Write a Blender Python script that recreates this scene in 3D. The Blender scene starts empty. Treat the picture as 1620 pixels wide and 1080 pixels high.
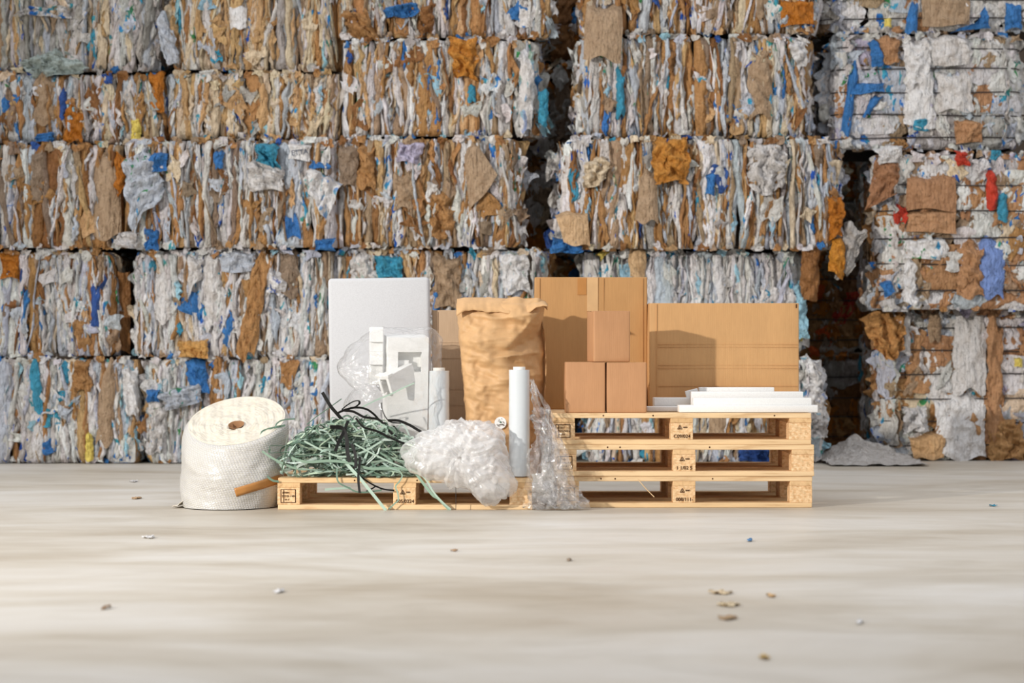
import bpy, math, random
import numpy as np
from mathutils import Vector, Matrix
from mathutils.bvhtree import BVHTree

# ------------------------------------------------------------------ basics
scn = bpy.context.scene
COL = scn.collection
F = 3087.0      # focal length in pixels of the 1620 wide frame
HZ = 560.0      # horizon row
CH = 0.717      # camera height

def X(px, Y): return (px - 810.0) * Y / F
def Z(py, Y): return CH - (py - HZ) * Y / F
def PT(px, py, Y): return np.array([X(px, Y), Y, Z(py, Y)])

def lin(c):
    out = []
    for v in c[:3]:
        v = v / 255.0
        out.append(v / 12.92 if v <= 0.04045 else ((v + 0.055) / 1.055) ** 2.4)
    return tuple(out)

# ------------------------------------------------------------------ materials
def new_mat(name):
    m = bpy.data.materials.new(name); m.use_nodes = True
    nt = m.node_tree; nt.nodes.clear()
    out = nt.nodes.new('ShaderNodeOutputMaterial')
    return m, nt, out

def nd(nt, t, **kw):
    n = nt.nodes.new(t)
    for k, v in kw.items():
        if k in n.inputs: n.inputs[k].default_value = v
        else: setattr(n, k, v)
    return n

def principled(nt, out, rough=.6, spec=.5):
    b = nd(nt, 'ShaderNodeBsdfPrincipled')
    b.inputs['Roughness'].default_value = rough
    b.inputs['Specular IOR Level'].default_value = spec
    nt.links.new(b.outputs[0], out.inputs[0])
    return b

def coords(nt, scale=(1, 1, 1), kind='Object', rot=(0, 0, 0)):
    tc = nd(nt, 'ShaderNodeTexCoord'); mp = nd(nt, 'ShaderNodeMapping')
    mp.inputs['Scale'].default_value = scale
    mp.inputs['Rotation'].default_value = rot
    nt.links.new(tc.outputs[kind], mp.inputs[0])
    return mp.outputs[0]

def noise(nt, vec, scale, detail=3, rough=.5, dist=0):
    n = nd(nt, 'ShaderNodeTexNoise')
    n.inputs['Scale'].default_value = scale; n.inputs['Detail'].default_value = detail
    n.inputs['Roughness'].default_value = rough; n.inputs['Distortion'].default_value = dist
    nt.links.new(vec, n.inputs['Vector'])
    return n

def ramp(nt, fac, stops):
    r = nd(nt, 'ShaderNodeValToRGB')
    els = r.color_ramp.elements
    while len(els) < len(stops): els.new(0.5)
    for e, (p, c) in zip(els, stops):
        e.position = p; e.color = (c[0], c[1], c[2], 1)
    nt.links.new(fac, r.inputs[0])
    return r.outputs[0]

def bump(nt, h, strength, dist, bsdf, prev=None):
    b = nd(nt, 'ShaderNodeBump')
    b.inputs['Strength'].default_value = strength; b.inputs['Distance'].default_value = dist
    nt.links.new(h, b.inputs['Height'])
    if prev is not None: nt.links.new(prev, b.inputs['Normal'])
    if bsdf is not None: nt.links.new(b.outputs[0], bsdf.inputs['Normal'])
    return b.outputs[0]

def mix(nt, fac, a, b, mode='MIX'):
    m = nd(nt, 'ShaderNodeMix'); m.data_type = 'RGBA'; m.blend_type = mode
    for s, v in ((m.inputs[0], fac), (m.inputs[6], a), (m.inputs[7], b)):
        if isinstance(v, (int, float)): s.default_value = v
        elif isinstance(v, tuple): s.default_value = (v[0], v[1], v[2], 1)
        else: nt.links.new(v, s)
    return m.outputs[2]

def mat_sheets():
    m, nt, out = new_mat('compressed_paper')
    b = principled(nt, out, .55, .35)
    at = nd(nt, 'ShaderNodeAttribute'); at.attribute_name = 'Col'
    v1 = coords(nt, (1, 1, .55))
    n1 = noise(nt, v1, 17, 2, .5, .6)
    pm = ramp(nt, n1.outputs[0], [(.60, (0, 0, 0)), (.63, (1, 1, 1))])
    pr = nd(nt, 'ShaderNodeMath'); pr.operation = 'MULTIPLY'
    nt.links.new(pm, pr.inputs[0]); nt.links.new(at.outputs['Alpha'], pr.inputs[1])
    n2 = noise(nt, coords(nt, (1, 1, 1)), 3.1, 2)
    inkc = ramp(nt, n2.outputs[0], [(.40, lin((30, 85, 185))), (.50, lin((45, 125, 205))), (.56, lin((70, 170, 200))), (.64, lin((60, 140, 80)))])
    c = mix(nt, pr.outputs[0], at.outputs['Color'], inkc)
    n3 = noise(nt, coords(nt, (1, 1, .3)), 26, 4, .6)
    dirt = ramp(nt, n3.outputs[0], [(.30, (.74, .70, .66)), (.55, (1, 1, 1))])
    c = mix(nt, 1.0, c, dirt, 'MULTIPLY')
    nt.links.new(c, b.inputs['Base Color'])
    n4 = noise(nt, coords(nt, (1, 1, .12)), 60, 3, .6, .4)
    n5 = noise(nt, coords(nt, (1, 1, .6)), 24, 2, .5, 1.2)
    q = bump(nt, n4.outputs[0], 1.0, .022, None)
    bump(nt, n5.outputs[0], .7, .03, b, q)
    return m

def mat_plain(name, rgb, rough=.6, spec=.4, nscale=30, nstr=.15, stretch=(1, 1, 1), var=.08):
    m, nt, out = new_mat(name)
    b = principled(nt, out, rough, spec)
    n = noise(nt, coords(nt, stretch), nscale, 4, .55)
    a = lin(rgb)
    c = ramp(nt, n.outputs[0], [(.3, tuple(v * (1 - var) for v in a)), (.7, tuple(min(1, v * (1 + var)) for v in a))])
    nt.links.new(c, b.inputs['Base Color'])
    if nstr: bump(nt, n.outputs[0], nstr, .006, b)
    return m

def mat_cardboard(name, rgb, fluteaxis='X'):
    m, nt, out = new_mat(name)
    b = principled(nt, out, .62, .3)
    a = lin(rgb)
    n = noise(nt, coords(nt, (1, 1, .5)), 7, 3, .6)
    n2 = noise(nt, coords(nt, (14, 14, 1.2)), 9, 2, .6)
    c1 = ramp(nt, n.outputs[0], [(.3, tuple(v * .93 for v in a)), (.7, tuple(v * 1.05 for v in a))])
    c2 = ramp(nt, n2.outputs[0], [(.35, (.95, .94, .93)), (.65, (1, 1, 1))])
    c = mix(nt, 1.0, c1, c2, 'MULTIPLY')
    nt.links.new(c, b.inputs['Base Color'])
    w = nd(nt, 'ShaderNodeTexWave'); w.bands_direction = fluteaxis
    w.inputs['Scale'].default_value = 34; w.inputs['Distortion'].default_value = .6
    nt.links.new(coords(nt), w.inputs['Vector'])
    q = bump(nt, w.outputs['Fac'], .10, .0016, None)
    bump(nt, n.outputs[0], .25, .01, b, q)
    return m

def mat_wood(name, rgb, dark, axis):
    # axis: stretch direction of the grain
    m, nt, out = new_mat(name)
    b = principled(nt, out, .68, .25)
    st = {'X': (1.2, 14, 14), 'Y': (14, 1.2, 14)}[axis]
    n = noise(nt, coords(nt, st), 3.2, 5, .62, .5)
    a, d = lin(rgb), lin(dark)
    c = ramp(nt, n.outputs[0], [(.28, d), (.48, a), (.75, tuple(min(1, v * 1.14) for v in a))])
    oi = nd(nt, 'ShaderNodeObjectInfo')
    tint = ramp(nt, oi.outputs['Random'], [(0, (.86, .80, .70)), (.5, (1, .97, .92)), (1, (1.0, 1.0, 1.0))])
    c = mix(nt, 1.0, c, tint, 'MULTIPLY')
    nt.links.new(c, b.inputs['Base Color'])
    n2 = noise(nt, coords(nt, st), 14, 3, .6)
    bump(nt, n2.outputs[0], .25, .004, b)
    return m

def mat_chip(name, rgb):
    m, nt, out = new_mat(name)
    b = principled(nt, out, .75, .2)
    a = lin(rgb)
    v = nd(nt, 'ShaderNodeTexVoronoi'); v.inputs['Scale'].default_value = 95
    nt.links.new(coords(nt, (1, 1, 1.9)), v.inputs['Vector'])
    bwv = nd(nt, 'ShaderNodeRGBToBW'); nt.links.new(v.outputs['Color'], bwv.inputs[0])
    c = mix(nt, .45, a, bwv.outputs[0], 'SOFT_LIGHT')
    n = noise(nt, coords(nt), 60, 3)
    c2 = ramp(nt, n.outputs[0], [(.3, (.72, .66, .58)), (.55, (1, 1, 1))])
    c = mix(nt, 1.0, c, c2, 'MULTIPLY')
    nt.links.new(c, b.inputs['Base Color'])
    bump(nt, v.outputs['Distance'], .3, .003, b)
    return m

def mat_floor():
    m, nt, out = new_mat('concrete_floor')
    b = principled(nt, out, .5, .35)
    n = noise(nt, coords(nt, (.55, 1.1, 1)), .9, 5, .6, .8)
    n2 = noise(nt, coords(nt, (.7, 1.5, 1)), 1.6, 4, .6, .8)
    c1 = ramp(nt, n.outputs[0], [(.30, lin((178, 167, 150))), (.5, lin((199, 192, 180))), (.68, lin((213, 209, 202)))])
    c2 = ramp(nt, n2.outputs[0], [(.30, (.84, .82, .79)), (.52, (1, 1, 1))])
    c = mix(nt, 1.0, c1, c2, 'MULTIPLY')
    # worn arcs of tyre marks
    w = nd(nt, 'ShaderNodeTexWave'); w.wave_type = 'RINGS'; w.rings_direction = 'Z'
    w.inputs['Scale'].default_value = .55; w.inputs['Distortion'].default_value = 5
    w.inputs['Detail'].default_value = 3; w.inputs['Detail Scale'].default_value = 1.4
    tc = coords(nt, (1, 1, 1)); nt.links.new(tc, w.inputs['Vector'])
    c3 = ramp(nt, w.outputs['Fac'], [(.0, (.95, .94, .92)), (.35, (1, 1, 1))])
    c = mix(nt, 1.0, c, c3, 'MULTIPLY')
    nt.links.new(c, b.inputs['Base Color'])
    rr = ramp(nt, n2.outputs[0], [(.3, (.62, .62, .62)), (.7, (.42, .42, .42))])
    nt.links.new(rr, b.inputs['Roughness'])
    n3 = noise(nt, coords(nt), 70, 3)
    bump(nt, n3.outputs[0], .08, .003, b)
    return m

def mat_film(name, tint, opac, gloss, rough=.12, bscale=40, bstr=.5, coverage=None):
    """thin plastic film: partly see-through, partly milky, glossy"""
    m, nt, out = new_mat(name)
    tr = nd(nt, 'ShaderNodeBsdfTransparent')
    df = nd(nt, 'ShaderNodeBsdfDiffuse'); df.inputs[0].default_value = (*lin(tint), 1)
    tl = nd(nt, 'ShaderNodeBsdfTranslucent'); tl.inputs[0].default_value = (*lin(tint), 1)
    gl = nd(nt, 'ShaderNodeBsdfGlossy'); gl.inputs['Roughness'].default_value = rough
    n = noise(nt, coords(nt), bscale, 3, .6, .8)
    bn = bump(nt, n.outputs[0], bstr, .01, None)
    for q in (df, gl): nt.links.new(bn, q.inputs['Normal'])
    m1 = nd(nt, 'ShaderNodeMixShader'); m1.inputs[0].default_value = .22
    nt.links.new(df.outputs[0], m1.inputs[1]); nt.links.new(tl.outputs[0], m1.inputs[2])
    m2 = nd(nt, 'ShaderNodeMixShader')
    lw = nd(nt, 'ShaderNodeLayerWeight'); lw.inputs[0].default_value = .35
    op = nd(nt, 'ShaderNodeMapRange')
    op.inputs['To Min'].default_value = opac; op.inputs['To Max'].default_value = min(1, opac + (coverage or .45))
    pw = nd(nt, 'ShaderNodeMath'); pw.operation = 'POWER'; pw.inputs[1].default_value = 2.6
    nt.links.new(bn, lw.inputs['Normal']); nt.links.new(lw.outputs['Facing'], pw.inputs[0]); nt.links.new(pw.outputs[0], op.inputs['Value'])
    nt.links.new(op.outputs[0], m2.inputs[0])
    nt.links.new(tr.outputs[0], m2.inputs[1]); nt.links.new(m1.outputs[0], m2.inputs[2])
    m3 = nd(nt, 'ShaderNodeMixShader')
    p5 = nd(nt, 'ShaderNodeMath'); p5.operation = 'POWER'; p5.inputs[1].default_value = 4.0
    nt.links.new(lw.outputs['Facing'], p5.inputs[0])
    fr = nd(nt, 'ShaderNodeMapRange'); fr.inputs['To Min'].default_value = .06; fr.inputs['To Max'].default_value = 1.0
    nt.links.new(p5.outputs[0], fr.inputs['Value'])
    mu = nd(nt, 'ShaderNodeMath'); mu.operation = 'MULTIPLY'; mu.use_clamp = True
    mu.inputs[1].default_value = gloss
    nt.links.new(fr.outputs[0], mu.inputs[0]); nt.links.new(mu.outputs[0], m3.inputs[0])
    nt.links.new(m2.outputs[0], m3.inputs[1]); nt.links.new(gl.outputs[0], m3.inputs[2])
    nt.links.new(m3.outputs[0], out.inputs[0])
    return m

def mat_foam(name='white_foam', ca=(234, 234, 232), cb=(226, 226, 224)):
    m, nt, out = new_mat(name)
    b = principled(nt, out, .8, .2)
    v = nd(nt, 'ShaderNodeTexVoronoi'); v.inputs['Scale'].default_value = 190
    nt.links.new(coords(nt), v.inputs['Vector'])
    c = ramp(nt, v.outputs['Distance'], [(.0, lin(ca)), (.8, lin(cb))])
    nt.links.new(c, b.inputs['Base Color'])
    n = noise(nt, coords(nt), 9, 3)
    q = bump(nt, v.outputs['Distance'], .15, .002, None)
    bump(nt, n.outputs[0], .15, .006, b, q)
    return m

def mat_bubble():
    m, nt, out = new_mat('bubble_film')
    b = principled(nt, out, .28, .5)
    b.inputs['Subsurface Weight'].default_value = .35
    b.inputs['Subsurface Radius'].default_value = (.03, .028, .02)
    b.inputs['Base Color'].default_value = (*lin((240, 236, 226)), 1)
    at = nd(nt, 'ShaderNodeUVMap'); at.uv_map = 'UVMap'
    mp = nd(nt, 'ShaderNodeMapping'); nt.links.new(at.outputs[0], mp.inputs[0])
    v = nd(nt, 'ShaderNodeTexVoronoi'); v.inputs['Scale'].default_value = 1.0
    v.inputs['Randomness'].default_value = .15; v.voronoi_dimensions = '2D'
    nt.links.new(mp.outputs[0], v.inputs['Vector'])
    h = ramp(nt, v.outputs['Distance'], [(.0, (1, 1, 1)), (.30, (.8, .8, .8)), (.48, (0, 0, 0))])
    c = ramp(nt, v.outputs['Distance'], [(.2, lin((202, 200, 197))), (.5, lin((190, 187, 181)))])
    nt.links.new(c, b.inputs['Base Color'])
    n = noise(nt, coords(nt, (1, 1, 2)), 14, 3, .6, .5)
    q = bump(nt, n.outputs[0], .35, .012, None)
    bump(nt, h, .45, .004, b, q)
    return m

def mat_roll():
    m, nt, out = new_mat('wound_film')
    b = principled(nt, out, .16, .55)
    b.inputs['Base Color'].default_value = (*lin((212, 217, 220)), 1)
    b.inputs['Subsurface Weight'].default_value = .5
    b.inputs['Subsurface Radius'].default_value = (.05, .05, .05)
    b.inputs['Coat Weight'].default_value = .6; b.inputs['Coat Roughness'].default_value = .06
    n = noise(nt, coords(nt, (1, 1, 3)), 26, 3, .6, .6)
    bump(nt, n.outputs[0], .12, .006, b)
    return m

M = {}
M['sheets'] = mat_sheets()
M['floor'] = mat_floor()
M['lightstop'] = mat_plain('dark_light_stop', (96, 84, 74), .8, .2, 3)
M['kraftbox'] = mat_cardboard('cardboard', (200, 156, 106))
M['kraftbox3'] = mat_cardboard('cardboard_tall', (186, 142, 92))
M['kraftbox2'] = mat_cardboard('cardboard_worn', (184, 158, 130))
M['smallbox'] = mat_cardboard('cardboard_small', (188, 140, 100))
M['tape'] = mat_plain('clear_brown_tape', (206, 168, 122), .25, .5, 12, .05)
M['tapedark'] = mat_plain('brown_tape', (178, 124, 66), .35, .5, 12, .05)
M['woodx'] = mat_wood('pallet_board_wood', (224, 195, 154), (188, 148, 104), 'X')
M['woody'] = mat_wood('pallet_stringer_wood', (218, 184, 140), (180, 138, 92), 'Y')
M['chip'] = mat_chip('pressed_chip_block', (230, 194, 150))
M['ink'] = mat_plain('burnt_stamp', (70, 40, 24), .8, .1, 60, 0)
M['kraftbag'] = mat_plain('kraft_paper', (200, 160, 114), .55, .35, 24, .25)
M['foam'] = mat_foam()
M['slab'] = mat_foam('dimmed_foam', (198, 199, 202), (190, 191, 194))  # white foam toned greyer to imitate the weaker light on the slab
M['bubble'] = mat_bubble()
M['core'] = mat_plain('cardboard_core', (150, 112, 78), .7, .2, 20)
M['clear'] = mat_film('clear_film', (252, 252, 253), .025, 1.4, .08, 26, .6, .5)
M['shine'] = mat_film('crinkled_clear_film', (254, 254, 254), .07, 2.6, .07, 28, 1.0, .9)
M['milky'] = mat_film('milky_film', (254, 254, 254), .27, 1.0, .2, 30, .6, .7)
M['filmroll'] = mat_roll()
M['filmcore'] = mat_plain('pale_core', (232, 230, 224), .5, .4, 20, .05)
M['wire'] = mat_plain('dark_wire', (52, 46, 44), .5, .4, 20, 0)
M['white'] = mat_plain('white_sticker', (238, 238, 236), .4, .4, 20, 0)
M['greenink'] = mat_plain('green_ink', (60, 110, 90), .5, .3, 20, 0)
M['bluetxt'] = mat_plain('dark_print', (50, 60, 80), .5, .3, 20, 0)
M['strapg'] = None

def mat_strap(name):
    m, nt, out = new_mat(name)
    b = principled(nt, out, .42, .3)
    at = nd(nt, 'ShaderNodeAttribute'); at.attribute_name = 'Col'
    nt.links.new(at.outputs['Color'], b.inputs['Base Color'])
    n = noise(nt, coords(nt), 300, 2)
    bump(nt, n.outputs[0], .2, .001, b)
    return m
M['strap'] = mat_strap('plastic_strapping')

# ------------------------------------------------------------------ object helpers
def tag(o, label=None, cat=None, group=None, kind=None):
    if label: o['label'] = label
    if cat: o['category'] = cat
    if group: o['group'] = group
    if kind: o['kind'] = kind
    return o

def empty(name, loc, rz=0):
    o = bpy.data.objects.new(name, None); COL.objects.link(o)
    o.location = loc; o.rotation_euler = (0, 0, rz); o.empty_display_size = .1
    return o

def mk(name, verts, faces, mat, parent=None, smooth=True, cols=None, loc=None):
    me = bpy.data.meshes.new(name)
    me.from_pydata([tuple(v) for v in verts], [], [tuple(f) for f in faces])
    me.materials.append(mat)
    if cols is not None:
        a = me.color_attributes.new('Col', 'FLOAT_COLOR', 'POINT')
        a.data.foreach_set('color', np.asarray(cols, dtype=np.float32).ravel())
    if smooth: me.polygons.foreach_set('use_smooth', [True] * len(me.polygons))
    me.update()
    o = bpy.data.objects.new(name, me); COL.objects.link(o)
    if parent is not None: o.parent = parent
    if loc is not None: o.location = loc
    return o

class Buf:
    """collects vertex grids into one mesh"""
    def __init__(s): s.v, s.f, s.c, s.n = [], [], [], 0
    def grid(s, P, col=None, closed=False):
        nu, nv = P.shape[:2]
        idx = np.arange(nu * nv).reshape(nu, nv) + s.n
        if closed: idx = np.vstack([idx, idx[:1]])
        q = np.stack([idx[:-1, :-1], idx[1:, :-1], idx[1:, 1:], idx[:-1, 1:]], -1).reshape(-1, 4)
        s.v.append(P.reshape(-1, 3)); s.f.append(q); s.n += nu * nv
        c = np.zeros((nu * nv, 4)); c[:, 3] = 0
        if col is not None: c[:, :len(col)] = col
        s.c.append(c)
    def box(s, lo, hi, col=None):
        x0, y0, z0 = lo; x1, y1, z1 = hi
        P = np.array([[x0, y0, z0], [x1, y0, z0], [x1, y1, z0], [x0, y1, z0], [x0, y0, z1], [x1, y0, z1], [x1, y1, z1], [x0, y1, z1]])
        f = np.array([[0, 3, 2, 1], [4, 5, 6, 7], [0, 1, 5, 4], [1, 2, 6, 5], [2, 3, 7, 6], [3, 0, 4, 7]]) + s.n
        s.v.append(P); s.f.append(f); s.n += 8
        c = np.zeros((8, 4))
        if col is not None: c[:, :len(col)] = col
        s.c.append(c)
    def raw(s, P, f, col=None):
        s.v.append(np.asarray(P, float)); s.f.append(np.asarray(f) + s.n); s.n += len(P)
        c = np.zeros((len(P), 4))
        if col is not None: c[:, :len(col)] = col
        s.c.append(c)
    def build(s, name, mat, parent=None, smooth=True, xf=None):
        V = np.concatenate(s.v); C = np.concatenate(s.c)
        if xf is not None: V = xf(V)
        F4 = np.concatenate(s.f)
        me = bpy.data.meshes.new(name)
        me.vertices.add(len(V)); me.vertices.foreach_set('co', V.astype(np.float32).ravel())
        me.loops.add(F4.size); me.loops.foreach_set('vertex_index', F4.astype(np.int32).ravel())
        me.polygons.add(len(F4))
        me.polygons.foreach_set('loop_start', np.arange(0, F4.size, 4, dtype=np.int32))
        me.polygons.foreach_set('loop_total', np.full(len(F4), 4, dtype=np.int32))
        me.polygons.foreach_set('use_smooth', np.full(len(F4), smooth))
        me.update(calc_edges=True)
        a = me.color_attributes.new('Col', 'FLOAT_COLOR', 'POINT')
        a.data.foreach_set('color', C.astype(np.float32).ravel())
        me.materials.append(mat); me.validate()
        o = bpy.data.objects.new(name, me); COL.objects.link(o)
        if parent is not None: o.parent = parent
        return o

def crumple(a, b, rng, freqs, amp):
    s = 0
    for f in freqs:
        th = rng.uniform(0, 2 * math.pi)
        wob = .25 * np.sin(f * .7 * (a * math.cos(th + 1.3) + b * math.sin(th + 1.3)) * 6.28 + rng.uniform(0, 6))
        t = f * (a * math.cos(th) + b * math.sin(th)) + rng.uniform() + wob
        s = s + (np.abs((t % 1) - .5) * 2 - .5) * amp * (freqs[0] / f) ** .85
    return s

def bevel(o, w, seg=2):
    md = o.modifiers.new('bevel', 'BEVEL'); md.width = w; md.segments = seg; md.limit_method = 'ANGLE'
    return o

def bar(name, lo, hi, mat, parent=None, bev=.002, seg=2, smooth=False):
    b = Buf(); b.box(lo, hi)
    o = b.build(name, mat, parent, smooth)
    if bev: bevel(o, bev, seg)
    return o

def cyl(buf, c0, c1, r0, r1=None, n=24, caps=True, col=None):
    c0, c1 = np.array(c0, float), np.array(c1, float)
    r1 = r0 if r1 is None else r1
    ax = c1 - c0; ax /= np.linalg.norm(ax)
    t = np.array([1, 0, 0]) if abs(ax[0]) < .8 else np.array([0, 1, 0])
    u = np.cross(ax, t); u /= np.linalg.norm(u); w = np.cross(ax, u)
    th = np.linspace(0, 2 * math.pi, n, endpoint=False)
    ring = np.cos(th)[:, None] * u + np.sin(th)[:, None] * w
    rows = [c0 + ring * r0, c1 + ring * r1]
    if caps: rows = [c0 + ring * 1e-4] + rows + [c1 + ring * 1e-4]
    buf.grid(np.stack(rows, 1), col, closed=True)

def tube(buf, pts, r, n=6, col=None):
    pts = np.asarray(pts, float)
    T = np.gradient(pts, axis=0); T /= np.linalg.norm(T, axis=1)[:, None] + 1e-9
    up = np.array([0.03, 1, 0.05]); rows = []
    th = np.linspace(0, 2 * math.pi, n, endpoint=False)
    for p, t in zip(pts, T):
        u = np.cross(t, up); u /= np.linalg.norm(u) + 1e-9; w = np.cross(t, u)
        rows.append(p + r * (np.cos(th)[:, None] * u + np.sin(th)[:, None] * w))
    buf.grid(np.stack(rows, 1), col, closed=True)

def catmull(pts, n=10):
    pts = np.asarray(pts, float)
    P = np.vstack([2 * pts[0] - pts[1], pts, 2 * pts[-1] - pts[-2]])
    out = []
    for i in range(1, len(P) - 2):
        p0, p1, p2, p3 = P[i - 1], P[i], P[i + 1], P[i + 2]
        for t in np.linspace(0, 1, n, endpoint=False):
            out.append(.5 * ((2 * p1) + (-p0 + p2) * t + (2 * p0 - 5 * p1 + 4 * p2 - p3) * t * t + (-p0 + 3 * p1 - 3 * p2 + p3) * t ** 3))
    out.append(P[-2]); return np.array(out)

# ------------------------------------------------------------------ the setting
def structure(o): o['kind'] = 'structure'; return o
fl = bar('floor', (-14, -3, -.1), (14, 17, 0), M['floor'], None, 0); structure(fl)
bw = bar('wall_back_light_stop', (-14, 16.2, 0), (14, 16.5, 5.5), M['lightstop'], None, 0); structure(bw)  # unseen wall added to stop light leaking into the gaps from behind

# ------------------------------------------------------------------ paper bales
C = {
 'white': (218, 215, 213), 'snow': (230, 229, 229), 'bluewhite': (196, 203, 214), 'grey': (178, 174, 170), 'cream': (222, 204, 176),
 'kraft': (180, 134, 84), 'dkraft': (148, 102, 58), 'lkraft': (206, 168, 120), 'tan': (172, 146, 118), 'greybrown': (146, 126, 106), 'card': (186, 140, 100),
 'blue': (56, 120, 186), 'dblue': (48, 86, 158), 'teal': (62, 152, 184), 'cyan': (160, 204, 222), 'yellow': (238, 216, 110),
 'green': (70, 150, 84), 'red': (200, 62, 40), 'amber': (184, 112, 28), 'dark': (50, 38, 30), 'lilac': (196, 190, 214), 'orange': (214, 96, 34),
}
PAL = {
 'mix':   dict(white=30, snow=14, bluewhite=14, grey=6, cream=8, kraft=20, dkraft=7, lkraft=6, tan=9, greybrown=4, blue=3, dblue=1.5, teal=1.5, cyan=2),
 'cream': dict(white=16, cream=34, lkraft=26, kraft=12, tan=5, grey=6, cyan=3, blue=1, teal=1.5, bluewhite=4),
 'greyw': dict(white=34, grey=30, cream=20, bluewhite=8, tan=5, teal=2, blue=1.5, lkraft=3),
 'brown': dict(white=28, snow=14, kraft=22, dkraft=9, tan=10, greybrown=6, bluewhite=12, blue=2, dblue=1, lkraft=5, cream=3),
 'white': dict(white=34, snow=34, bluewhite=16, cyan=5, kraft=8, tan=5, blue=2, teal=2, cream=4, lkraft=3),
 'icy':   dict(white=30, snow=34, bluewhite=24, cyan=9, teal=1, yellow=1, green=1, tan=1),
 'facew': dict(white=38, snow=34, bluewhite=24, tan=7, card=7, kraft=2, blue=1, grey=4, lilac=3),
 'facem': dict(white=32, snow=24, bluewhite=12, tan=12, card=16, kraft=8, cream=4, blue=1.5, red=1, teal=1, lilac=3),
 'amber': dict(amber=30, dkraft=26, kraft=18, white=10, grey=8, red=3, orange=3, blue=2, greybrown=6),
 'messy': dict(white=18, grey=14, dkraft=18, kraft=16, amber=10, greybrown=10, blue=4, teal=3, cream=8, tan=8),
}

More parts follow.
